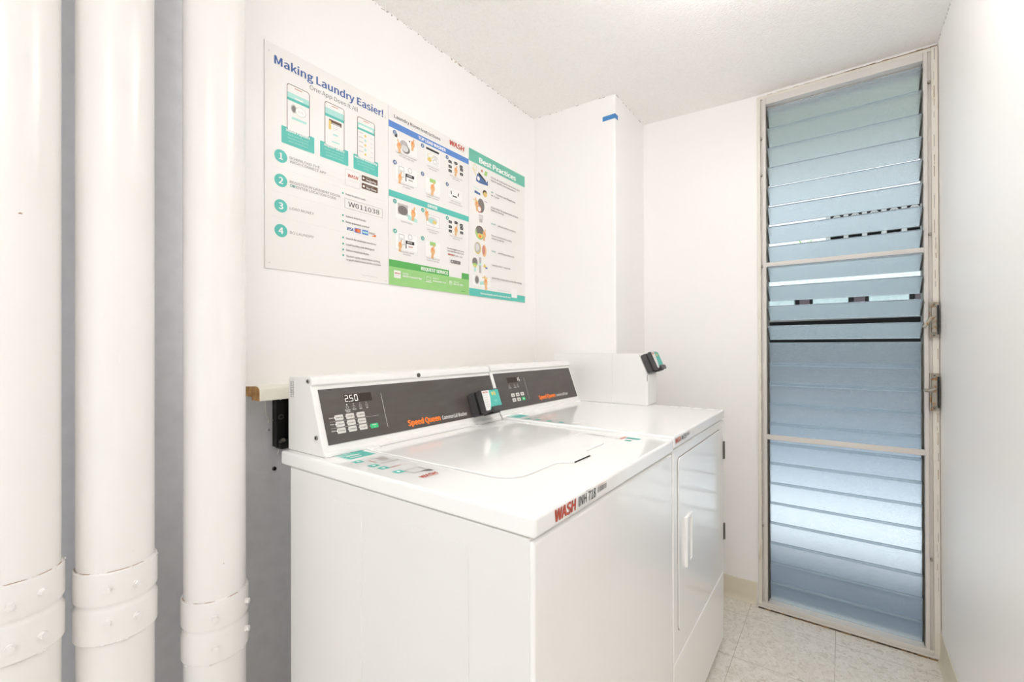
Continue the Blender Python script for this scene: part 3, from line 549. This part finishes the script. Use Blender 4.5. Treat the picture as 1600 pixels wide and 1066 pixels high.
# ------------------------------------------------------------------ washer and dryer
PA = Vector((-1.006, 0, 1.056)); PB = Vector((-.953, 0, .908)); PV = (PA-PB).normalized(); PN = Vector((PV.z, 0, -PV.x))
def console(t, y0, y1, panel_y0, panel_y1, dz=0.0):
    prof = [(-1.108, .897+dz), (-.9455, .897+dz), (-.949, .9065+dz), (-.953-.001, .908+dz), (-1.0070, 1.0565+dz), (-1.000, 1.0600+dz), (-1.0020, 1.0740+dz), (-1.009, 1.0790+dz), (-1.020, 1.0800+dz), (-1.100, 1.0770+dz), (-1.108, 1.0700+dz)]
    MB().prism(prof, 1, y0, y1, plastic_white, .0022, 2).build('console_housing', t)
    def cp(u, v, d): return PB + PV*v + PN*d + Vector((0, u, dz))
    m = MB(); b = bmesh.new(); V = [b.verts.new(cp(u, v, d)) for d in (-.001, .0012) for u, v in ((panel_y0, .0145), (panel_y1, .0145), (panel_y1, .1485), (panel_y0, .1485))]
    b.faces.new(V[4:]); b.faces.new(V[:4][::-1])
    for k in range(4): b.faces.new([V[k], V[(k+1) % 4], V[4+(k+1) % 4], V[4+k]])
    m.merge(b, panel_dark); pn = m.build('control_panel', t, smooth=False)
    return pn, Vector((PB.x, 0, PB.z+dz)) + PN*.0012
def seven(p, ch, u, v, w, h, m='led'):
    seg = {'0': 'abcdef', '2': 'abged', '5': 'afgcd', '1': 'bc', '6': 'afgedc'}[ch]; th = w*.17; s = .06*h
    L = {'a': ((u, v+h), (u+w, v+h)), 'b': ((u+w, v+h), (u+w, v+h/2)), 'c': ((u+w, v+h/2), (u+w, v)), 'd': ((u, v), (u+w, v)), 'e': ((u, v), (u, v+h/2)), 'f': ((u, v+h/2), (u, v+h)), 'g': ((u, v+h/2), (u+w, v+h/2))}
    for k in seg:
        a, b = Vector(L[k][0]), Vector(L[k][1]); d = (b-a).normalized()*th*.35; p.line(a+d, b-d, th, m)
def plane(O): return Ink(O, (0, 1, 0), PV, .0003)
def key(p, u0, u1, v0, v1, m='key'): p.rect(u0, v0, u1, v1, m, .002)
def button(O, par, name, u0, u1, v0, v1, m, txt=None, lab=None):
    b = bmesh.new(); V = []
    pts = []
    r = .0022
    for cx, cy, a in ((u1-r, v0+r, -90), (u1-r, v1-r, 0), (u0+r, v1-r, 90), (u0+r, v0+r, 180)):
        for k in range(4): t_ = math.radians(a+k*30); pts.append((cx+r*math.cos(t_), cy+r*math.sin(t_)))
    A = [b.verts.new(O + Vector((0, u, 0)) + PV*v) for u, v in pts]; B = [b.verts.new(O + Vector((0, u, 0)) + PV*v + PN*.0009) for u, v in pts]
    b.faces.new(B); n = len(pts)
    for k in range(n): b.faces.new([A[k], A[(k+1) % n], B[(k+1) % n], B[k]])
    m_ = MB(); m_.merge(b, I[m]); o = m_.build(name, par, smooth=False)
    if txt:
        p = Ink(O+PN*.0009, (0, 1, 0), PV, .0002); p.disc(u0+.0042, (v0+v1)/2, .0020, 'lgrey'); p.text(txt, u0+.0070, (v0+v1)/2-.0016, 'grey', w=(u1-u0)-.009, h=.0034, bold=1); p.build('key_legend', o)
    if lab: o['label'] = lab
    return o
def swash(p, u, v, w):  # thin curve under the brand word
    pts = [(u+w*k/8, v-.004+.004*math.sin(k/8*3.0)) for k in range(9)]
    for a, b in zip(pts, pts[1:]): p.line(a, b, .0007, 'lgrey')
def front_label(t, y0, z0, tall, code, wname):
    p = Ink((-.3655, 0, 0), (0, 1, 0), (0, 0, 1), .0002)
    p.text('WASH', y0+.011*tall, z0+.0020, 'red', w=.068*tall, h=.0185*tall, bold=2, slant=.1)
    p.text('Machine #', y0+.118*tall, z0+.022*tall, 'grey', h=.0028*tall); p.text(code, y0+.091*tall, z0+.0035*tall, 'black', w=.066*tall, h=.0165*tall, bold=.4)
    for k in range(24): p.rect(y0+.165*tall+k*.0016*tall, z0+.0085*tall, y0+.165*tall+k*.0016*tall+random.choice((.0006, .001, .0012))*tall, z0+.0185*tall, 'grey')
    p.text('Scan for payment or service', y0+.163*tall, z0+.0205*tall, 'red', w=.040*tall, h=.0022*tall); p.text('For service call the number or visit washlaundry.com and enter this code', y0+.085*tall, z0-.0005, 'lgrey', w=.115*tall, h=.0024)
    p.text('To use this machine download the app and register your room', y0+.085*tall, z0-.0042, 'lgrey', w=.112*tall, h=.0022); swash(p, y0+.028*tall, z0, .05*tall)
    p.build(wname, t)
def top_sticker(t, x0, y0, s, zt):
    """instruction sticker on the worktop, printed to be read from the front"""
    p = Ink((0, 0, zt), (0, 1, 0), (-1, 0, 0), .0002)   # u = y, v = -x
    return p

CH = 'white commercial washer nearest the camera with display reading 2.50 and slotted lid'
wa = thing('washing_machine', (-.74, .895, 0), CH, 'washing machine')
Y0, Y1 = .5575, 1.2405
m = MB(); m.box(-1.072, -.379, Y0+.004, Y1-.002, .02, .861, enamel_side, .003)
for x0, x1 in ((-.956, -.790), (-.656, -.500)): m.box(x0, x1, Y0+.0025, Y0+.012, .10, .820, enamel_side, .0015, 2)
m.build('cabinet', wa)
m = MB(); m.box(-.381, -.3695, Y0+.0030, Y1-.003, .03, .857, enamel, .005, 3); m.build('front_panel', wa)
for x in (-1.03, -.42):
    for y in (Y0+.05, Y1-.05): MB().cyl((x, y, 0), (x, y, .022), .018, black, n=16).build('foot', wa)
m = MB(); m.box(-1.110, -.3660, Y0, Y1, .8625, .8965, enamel, .0065, 4); m.build('worktop', wa)
# lid: a raised panel with rounded front corners and a lip over the finger slot
def arc(cx, cy, r, a0, a1, n=8): return [(cx+r*math.cos(math.radians(a0+(a1-a0)*k/n)), cy+r*math.sin(math.radians(a0+(a1-a0)*k/n))) for k in range(n+1)]
lidp = [(-.925, .682)] + arc(-.497-.055, .682+.055, .055, -90, 0) + [(-.497, .845), (-.468, .868), (-.468, .945), (-.497, .985)] + arc(-.497-.03, 1.105-.03, .03, 0, 90) + [(-.925, 1.105)]
ctr = Vector((-.71, .893))
m = MB(); m.prism([tuple(ctr + (Vector(q)-ctr)*(1+.0022/(Vector(q)-ctr).length)) for q in lidp], 2, .8955, .8968, lid_gap_m); m.build('lid_gap', wa)
m = MB(); m.prism(lidp, 2, .8955, .8994, enamel, .0022, 3); lid = m.build('lid', wa)
m = MB(); m.box(-.4690, -.4665, .870, .943, .8966, .8990, shadowgap); m.build('finger_slot', lid)['label'] = 'dark slot under the lid edge'
for y in (.70, 1.087): MB().box(-.945, -.926, y-.016, y+.016, .8965, .9010, enamel, .002).build('lid_hinge', wa)
pn, O = console(wa, .5755, 1.2375, .5920, 1.2330)
p = plane(O); p.rect(.655, .1085, .735, .1305, 'display')
for k, c in enumerate('250'): seven(p, c, .6572+k*.0136, .1125, .0078, .0150)
p.disc(.6682, .1117, .001, 'led'); p.build('digital_display', pn)['label'] = 'lit display reading 2.50'
p = plane(O)
for k, (u, l, l2) in enumerate(((.6585, 'Regular', 'Wash'), (.677, 'Rinse', ''), (.695, 'Spin', ''), (.7135, 'Lid', ''))):
    p.disc(u, .1045, .0014, 'led' if k == 0 else 'lgrey'); p.frame(u-.0035, .0950, u+.0035, .1005, .0009, 'lgrey'); p.text(l, u, .0895, 'pale', h=.0032, bold=1.5, align='c')
    if l2: p.text(l2, u, .0850, 'pale', h=.0032, bold=1.5, align='c')
for v, l in ((.0745, 'Normal'), (.0590, 'Perm.'), (.0430, 'Delicate')): p.text(l, .6035, v, 'pale', w=.0105, h=.0034, bold=1.5)
for v in (.0665, .0507): p.rect(.603, v, .742 if v > .06 else .704, v+.0008, 'lgrey')
for r in range(3):
    for c in range(3): p.disc(.6170+c*.0300, .0755-r*.0160, .0013, 'led' if c == 0 else 'pale')
p.disc(.7090, .0420, .0012, 'pale'); p.line((.7630, .1235), (.7620, .0325), .0011, 'pale'); p.build('panel_legend', pn)
names = (('Normal', 'Bright', 'White'), ('Warm', 'Colors', 'Delicate'), ('Heavy', 'Medium', 'Light'))
for r in range(3):
    for c in range(3): button(O, pn, 'selector_button', .6195+c*.0305, .6420+c*.0305, .0690-r*.0160, .0820-r*.0160, 'key', names[r][c])
b = button(O, pn, 'start_button', .7125, .7360, .0360, .0480, 'startgreen', None, 'bright green start button'); p = Ink(O+PN*.0009, (0, 1, 0), PV, .0002); p.text('START', .7243, .0430, 'white', h=.003, align='c', bold=1); p.rect(.7237, .0380, .7249, .0400, 'white'); p.build('key_legend', b)
p = plane(O); p.text('Speed Queen', .833, .0250, 'orange', w=.122, h=.0150, bold=3); p.text('Commercial Washer', .9630, .0250, 'white', w=.110, h=.0112, bold=.7); p.build('brand_lettering', pn)
p = plane(O); p.rect(1.2331, .0145, 1.2366, .1485, 'black'); p.build('panel_end_cap', pn)['label'] = 'black end strip of the panel'
for x, z in ((-1.0150, 1.0685), (-.9800, .9395)):
    MB().cyl((x, .5755, z), (x, .5725, z), .0052, steel, n=16).cyl((x, .5725, z), (x, .5720, z), .0030, black, n=6).build('side_screw', wa)
m = MB(); m.cyl((-1.0010, .9050, 1.0660), (-.9985, .9050, 1.0665), .0062, darksteel, n=20); m.build('lock_hole', wa)['label'] = 'dark round lock on the console top edge'
p = Ink((0, .5755, 0), (1, 0, 0), (0, 0, 1), .0003)
for k in range(4):
    for j in range(9): p.rect(-1.0975+k*.0048, 1.028+j*.0043, -1.0975+k*.0048+(.0022 if k % 2 else .0014), 1.028+j*.0043+random.uniform(.0015, .0037), 'grey')
p.build('rating_sticker', wa)
front_label(wa, Y0+.0450, .8700, 1.0, 'INH 718', 'brand_label')
# sticker on the worktop near the console
p = Ink((0, 0, .8965), (0, 1, 0), (1, 0, 0), .0002); p.N = Vector((0, 0, 1))
p.rect(.600, -.972, .672, -.890, 'tealpale'); p.poly([(.604, -.925), (.672, -.925), (.672, -.890), (.604, -.890)], 'teal'); p.rect(.640, -.950, .672, -.925, 'teal')
for k in range(4): p.rect(.612, -.955+k*.016, .660-.006*k, -.949+k*.016, 'white' if k > 1 else 'teal')
for y, x in ((.592, -.870), (.592, -.815), (.592, -.783), (.592, -.735)): p.rect(y, x, y+.020, x+.020, 'teal'); p.disc(y+.010, x+.010, .004, 'white')
p.poly([(.640, -.855), (.665, -.855), (.662, -.825), (.640, -.820)], 'lgrey'); p.poly([(.622, -.812), (.668, -.806), (.668, -.800), (.622, -.802)], 'lgrey'); p.rect(.620, -.850, .623, -.822, 'pink'); p.rect(.612, -.765, .640, -.762, 'pink')
for k in range(3): p.rect(.645+k*.006, -.768, .647+k*.006, -.750, 'pale')
p.frame(.612, -.722, .650, -.690, .0025, 'lgrey'); p.poly([(.628, -.690), (.652, -.690), (.652, -.676), (.646, -.676)], 'grey');
p.build('lid_sticker', wa)
p = Ink((0, 0, .8965), (0, 1, 0), (-1, 0, 0), .0002); p.text('WASH', .600, .652, 'red', w=.042, h=.014, bold=1.5, slant=.15); p.line((.603, .649), (.640, .6495), .001, 'pink'); p.build('sticker_logo', wa)
p = Ink((0, 0, .8965), (0, 1, 0), (1, 0, 0), .0002); p.N = Vector((0, 0, 1))
for y0, y1, x0, x1, c in ((1.165, 1.190, -.640, -.636, 'lgrey'), (1.150, 1.172, -.615, -.610, 'pale'), (1.172, 1.182, -.590, -.535, 'lgrey'), (1.160, 1.166, -.530, -.500, 'pale'), (1.165, 1.205, -.490, -.482, 'pink'), (1.180, 1.200, -.478, -.440, 'tealdark'), (1.150, 1.164, -.470, -.452, 'tealdark')): p.rect(y0, x0, y1, x1, c)
p.build('corner_sticker', wa)

dr = thing('tumble_dryer', (-.74, 1.567, 0), 'white commercial dryer beside the far wall, display reading 15 and large hinged front door', 'dryer')
Z = .007; D0, D1 = 1.2435, 1.8930
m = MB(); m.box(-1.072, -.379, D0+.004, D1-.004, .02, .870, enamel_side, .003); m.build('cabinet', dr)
m = MB()
m.box(-.381, -.3695, D0+.0030, D1-.0030, .2830, .8640, enamel, .004, 3); m.build('front_panel', dr)
m = MB(); m.box(-.381, -.3695, D0+.0030, D1-.0030, .0250, .2790, enamel, .004, 3); m.build('kick_panel', dr)
for x in (-1.03, -.42):
    for y in (D0+.05, D1-.05): MB().cyl((x, y, 0), (x, y, .022), .018, black, n=16).build('foot', dr)
m = MB(); m.box(-1.110, -.3655, D0, D1, .8695, .9035, enamel, .0055, 4); m.build('worktop', dr)
# door
def rrect(y0, y1, z0, z1, r):
    return arc(y1-r, z0+r, r, -90, 0) + arc(y1-r, z1-r, r, 0, 90) + arc(y0+r, z1-r, r, 90, 180) + arc(y0+r, z0+r, r, 180, 270)
m = MB(); m.prism(rrect(1.283, 1.826, .352, .838, .018), 0, -.3700, -.3688, seamgrey); m.build('door_gap', dr)
m = MB(); m.prism(rrect(1.2855, 1.8235, .3545, .8355, .016), 0, -.3698, -.3655, enamel, .0014, 2); dd = m.build('dryer_door', dr)
# pull: a raised frame round a dished recess
m = MB(); y0, y1, z0, z1 = 1.345, 1.412, .512, .658
m.box(-.3662, -.3570, y0-.006, y0+.022, z0, z1, enamel, .004, 3); m.box(-.3662, -.3590, y1-.014, y1, z0+.003, z1-.003, enamel, .003, 2)
m.box(-.3662, -.3588, y0+.012, y1-.006, z1-.013, z1-.001, enamel, .003, 2); m.box(-.3662, -.3588, y0+.012, y1-.006, z0+.001, z0+.013, enamel, .003, 2); m.build('door_handle', dd)
for a, b in ((.713, .780), (.403, .464)):
    m = MB(); m.cyl((-.3680, D1-.0010, a), (-.3680, D1-.0010, b), .0045, darksteel, n=12); m.box(-.3700, -.3672, 1.882, D1-.001, a, b, darksteel); m.build('door_hinge', dr)
pn, O = console(dr, 1.2415, 1.8190, 1.2570, 1.8070, .0035)
p = plane(O); p.rect(1.326, .1095, 1.4085, .1295, 'display')
for k, c in enumerate('15'): seven(p, c, 1.3850+k*.0125, .1125, .0078, .0140)
p.build('digital_display', pn)['label'] = 'lit display reading 15'
p = plane(O)
for u, l in ((1.332, 'Heating'), (1.364, 'Drying'), (1.383, 'Lint')): p.disc(u, .1025, .0012, 'lgrey'); p.frame(u-.004, .0945, u+.004, .0995, .0009, 'lgrey'); p.text(l, u, .0890, 'pale', h=.0034, bold=1.5, align='c')
p.line((1.4345, .1240), (1.4320, .0380), .0010, 'pale'); p.build('panel_legend', pn)
for r in range(2):
    for c in range(3):
        g = r == 1 and c == 2
        b = button(O, pn, 'start_button' if g else 'selector_button', 1.3265+c*.0300, 1.3475+c*.0300, .0560-r*.0185, .0690-r*.0185, 'startgreen' if g else 'key', None, 'green start button' if g else None)
        q = Ink(O+PN*.0009, (0, 1, 0), PV, .0002); q.rect(1.3335+c*.03, .0600-r*.0185, 1.3405+c*.03, .0645-r*.0185, 'white' if g else 'grey'); q.build('key_legend', b)
p = plane(O); p.text('Speed Queen', 1.5010, .0300, 'orange', w=.122, h=.0150, bold=3); p.text('Commercial Dryer', 1.6300, .0300, 'white', w=.100, h=.0110, bold=.7); p.build('brand_lettering', pn)
front_label(dr, D0+.003, .8810, .72, 'W 25', 'brand_label')
p = Ink((0, 0, .9035), (0, 1, 0), (1, 0, 0), .0002); p.N = Vector((0, 0, 1))
p.rect(1.262, -.975, 1.330, -.905, 'tealpale'); p.rect(1.268, -.930, 1.330, -.895, 'teal')
for a in (-.87, -.83, -.785, -.74): p.rect(1.262, a, 1.280, a+.018, 'tealdark'); p.rect(1.290, a-.008, 1.325, a+.012, 'lgrey') if a < -.76 else p.rect(1.290, a, 1.325, a+.004, 'lgrey')
p.rect(1.275, -.70, 1.300, -.66, 'pale'); p.build('lid_sticker', dr)
p = Ink((0, 0, .9035), (0, 1, 0), (1, 0, 0), .0002); p.N = Vector((0, 0, 1))
for k in range(3): p.rect(1.850, -.56+k*.045, 1.862, -.53+k*.045, 'pale')
p.rect(1.850, -.42, 1.866, -.395, 'lgrey'); p.build('corner_sticker', dr)

# ------------------------------------------------------------------ coin box standing on the dryer
cb = thing('payment_box', (-.72, 1.87, .9035), 'tall white metal payment box standing on the dryer against the wall corner', 'box')
prof = [(-.7960, .9040), (-.6455, .9040), (-.6405, .9090), (-.6405, 1.030), (-.6440, 1.0350), (-.6780, 1.1120), (-.6850, 1.1170), (-.7960, 1.1170)]
MB().prism(prof, 1, 1.8220, 1.9320, plastic_white, .0015, 2).build('housing', cb)
MB().prism([(-1.088, .9040), (-.7960, .9040), (-.7960, 1.1170), (-1.088, 1.1170)], 1, 1.8220, 1.8960, plastic_white, .0015, 2).build('rear_housing', cb)
MB().box(-.6440, -.6425, 1.8212, 1.8222, 1.005, 1.030, black).build('lock_slot', cb)
# ------------------------------------------------------------------ card readers
def reader(O, V, N, y0, y1, h, d, label):
    """O: lower rear edge point (y ignored), V up the slope, N outward, width y0..y1"""
    V, N = Vector(V).normalized(), Vector(N).normalized(); t = thing('card_reader', (O[0], (y0+y1)/2, O[2]), label, 'card reader', 'small payment readers on the machines')
    def B(a0, a1, v0, v1, n0, n1, m, bev, par, name):
        mb = MB(); q = bmesh.new(); bmesh.ops.create_cube(q, size=1)
        for v in q.verts:
            y = a0+(a1-a0)*(v.co.x+.5); s = v0+(v1-v0)*(v.co.y+.5); k = n0+(n1-n0)*(v.co.z+.5)
            v.co = Vector((O[0], y, O[2])) + V*s + N*k
        if bev: bmesh.ops.bevel(q, geom=q.edges[:], offset=bev, segments=2, affect='EDGES')
        mb.merge(q, m); return mb.build(name, par)
    W = y1-y0
    body = B(y0, y1, 0, h, 0, d*.50, greyplastic, .003, t, 'reader_base'); B(y0+W*.03, y1-W*.03, .001, h-.001, d*.50, d*.62, black, .001, t, 'card_slot')
    fc = B(y0+.001, y1, .0, h, d*.62, d, greyplastic, .004, t, 'reader_face')
    p = Ink(Vector((O[0], 0, O[2]))+N*d, (0, 1, 0), V, .0003)
    a, b = y0+W*.07, y1-W*.05; p.rect(a, h*.12, b, h*.95, 'teal', .002); p.poly([(a, h*.10), (a+W*.20, h*.10), (a+W*.30, h*.30), (a+W*.36, h*.60), (a+W*.38, h*.95), (a, h*.95)], 'white')
    p.text('WASH', a+.004, h*.84, 'red', w=W*.26, h=h*.07, bold=1.5)
    for k in range(6): p.rect(a+.004, h*(.74-.10*k), a+W*.25, h*(.765-.10*k), 'pale')
    p.rect(a+W*.48, h*.72, a+W*.58, h*.86, 'yellow'); p.rect(a+W*.62, h*.70, a+W*.68, h*.88, 'yellow'); p.text('TAP', a+W*.60, h*.42, 'tealpale', h=h*.08, align='c'); p.build('card_label', fc)
    B(y0+W*.32, y1-.001, -.002, h*.22, d, d*1.16, greyplastic, .003, t, 'reader_chin'); B(y0+W*.25, y1-W*.2, -.004, 0, d*.5, d*.95, black, 0, t, 'reader_foot')
    return t
reader(PB+PN*.0014+PV*.0125, PV, PN, 1.094, 1.190, .076, .058, 'card reader with teal label on the washer console, partly over the dryer console')
V2 = Vector((-.6780+.6440, 0, 1.1120-1.0350)).normalized(); N2 = Vector((V2.z, 0, -V2.x))
reader(Vector((-.6440, 0, 1.0350))+N2*.0005, V2, N2, 1.8300, 1.9260, .080, .046, 'card reader on the slanted front of the white payment box above the dryer')

# ------------------------------------------------------------------ small marks on the walls
# ------------------------------------------------------------------ ceiling lamps (one above the frame, one added behind it as fill)
def lamp(x, y, r, power, label):
    zc = cz(x); t = thing('ceiling_lamp', (x, y, zc), label, 'lamp', 'round ceiling lamps')
    MB().lathe((x, y), [(r*.45, zc-.035), (r*.5, zc-.030), (r*.5, zc-.001)], plastic_white, 48).build('lamp_base', t)
    em = mat('lamp_diffuser_%d' % int(power*10), (0.9, 0.9, 0.88), 0.4, emit=((0.99, 0.985, 1.0), power))
    c = zc-.095; h = .062
    prof = [(max(.004, r*math.cos(math.radians(a))), c+h*math.sin(math.radians(a))) for a in range(-88, 62, 8)]
    MB().lathe((x, y), prof, em, 48).build('lamp_globe', t)
lamp(-.20, 1.17, .15, LAMP_FRONT, 'round white globe ceiling lamp above the washer')
lamp(.04, -.55, .17, FILL_REAR, 'round white globe fill lamp added on the ceiling behind the camera')

# ------------------------------------------------------------------ outdoors
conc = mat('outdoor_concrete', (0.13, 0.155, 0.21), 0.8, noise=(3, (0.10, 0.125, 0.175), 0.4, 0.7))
conc_lit = mat('lit_ground_white', (0.85, 0.87, 0.90), 0.8)  # concrete whitened to stand in for bright light on the ground
ext_white = mat('exterior_white_wall', (0.72, 0.74, 0.76), 0.8)
ext_grey = mat('exterior_grey_wall', (0.36, 0.37, 0.36), 0.8)
soffit = mat('soffit_paint', (0.58, 0.57, 0.43), 0.8)
mint = mat('mint_roofing', (0.75, 0.86, 0.83), 0.5, noise=(20, (0.62, 0.76, 0.72), 0.4, 0.7))
dark = mat('opening_shade', (0.03, 0.028, 0.026), 0.9)  # near-black sheets standing in for shade inside the parapet and carport
leafm = mat('plant_leaf', (0.20, 0.42, 0.06), 0.5, noise=(30, (0.45, 0.55, 0.18), 0.4, 0.6))
purple = mat('purple_brown', (0.16, 0.12, 0.13), 0.8)
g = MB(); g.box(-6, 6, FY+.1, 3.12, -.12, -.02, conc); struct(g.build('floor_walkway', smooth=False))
g = MB(); g.box(-6, 6, 3.12, 4.4, -.14, -.02, conc_lit, .01); struct(g.build('trim_sunlit_band', smooth=False))  # white strip paints a sunlit band across the ground
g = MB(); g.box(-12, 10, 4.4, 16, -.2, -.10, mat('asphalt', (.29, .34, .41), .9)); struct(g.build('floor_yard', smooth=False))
g = MB(); g.box(-4, 4, FY+.1, 4.0, 2.48, 2.62, soffit); struct(g.build('ceiling_overhang', smooth=False))
nb = thing('neighbouring_building', (0, 8, -.1), 'white building across the yard seen through the glass louvres, with pierced block parapet', 'building')
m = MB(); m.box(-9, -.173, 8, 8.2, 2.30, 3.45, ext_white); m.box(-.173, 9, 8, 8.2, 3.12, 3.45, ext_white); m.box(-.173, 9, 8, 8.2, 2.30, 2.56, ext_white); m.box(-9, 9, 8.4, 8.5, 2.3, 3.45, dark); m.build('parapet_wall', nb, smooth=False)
m = MB()
for k in range(14):
    x = -.173 + k*.21
    m.box(x, x+.055, 8, 8.15, 2.56, 3.12, ext_grey)
    for z in (2.56, 2.74, 2.92, 3.09): m.box(x, x+.21, 8.0, 8.15, z, z+.03, ext_grey)
    for z in (2.56, 2.74, 2.92):
        c = x+.1325; m.prism([(c-.012, z+.03), (c+.012, z+.03), (c+.012, z+.10), (c-.012, z+.10)], 1, 8.0, 8.15, ext_grey)
        m.prism([(c-.075, z+.04), (c-.06, z+.03), (c+.006, z+.11), (c-.006, z+.12)], 1, 8.0, 8.15, ext_grey); m.prism([(c+.075, z+.04), (c+.06, z+.03), (c-.006, z+.11), (c+.006, z+.12)], 1, 8.0, 8.15, ext_grey)
m.build('pierced_block_screen', nb, smooth=False)
m = MB(); m.box(-9, 9, 7.35, 8.2, 1.86, 2.30, mint, .01)
m.build('roof_fascia', nb, smooth=False)
xs_ = [-1.16+.622*k for k in range(-3, 10)]
for x in xs_: MB().box(x+.22, x+.622, 7.62, 7.8, 1.64, 1.86, mint, .01).build('roof_panel', nb, smooth=False)
for x in xs_: MB().box(x+.06, x+.18, 7.66, 7.8, 1.66, 1.86, purple).build('roof_bracket', nb, smooth=False)
m = MB(); m.box(-9, 9, 11, 11.2, .80, 2.0, dark); m.box(-9, 9, 10.98, 11.2, -.1, .80, ext_white); m.box(-9, 9, 8.2, 11, 1.86, 1.95, dark); m.box(-9, 9, 7.9, 11, -.1, -.09, conc_lit); m.build('carport_rear', nb, smooth=False)  # dark upper part paints the shade; pale wall foot and floor brighten the glass
m = MB(); m.cyl((-5, 7.7, 1.50), (1.15, 7.7, 1.56), .045, mat('galvanised_pipe', (.28, .27, .23), .6), n=16); m.build('drain_rail', nb)
for x in (-4.5, -2.3, 2.6, 4.9): MB().box(x, x+.2, 7.7, 7.9, -.1, 1.86, ext_white).build('carport_post', nb, smooth=False)
pl = thing('leafy_plant', (-.38, 7.5, 2.301), 'small green plant on the parapet ledge of the building outside', 'plant')
m = MB()
for k in range(26):
    a = random.uniform(0, 6.28); l = random.uniform(.12, .26); e = random.uniform(.3, 1.3); d = Vector((math.cos(a)*math.cos(e), math.sin(a)*math.cos(e)*.5, math.sin(e)))
    b = Vector((-.38, 7.5, 2.46)); s = d.cross(Vector((0, 0, 1))).normalized()*.02
    q = bmesh.new(); V = [q.verts.new(v) for v in (b, b+d*l*.5+s, b+d*l, b+d*l*.5-s)]; q.faces.new(V); m.merge(q, leafm)
m.build('foliage', pl, smooth=False)
MB().lathe((-.38, 7.5), [(.06, 2.301), (.08, 2.45)], mat('plant_pot', (.5, .45, .4), .8), 20).build('pot', pl)
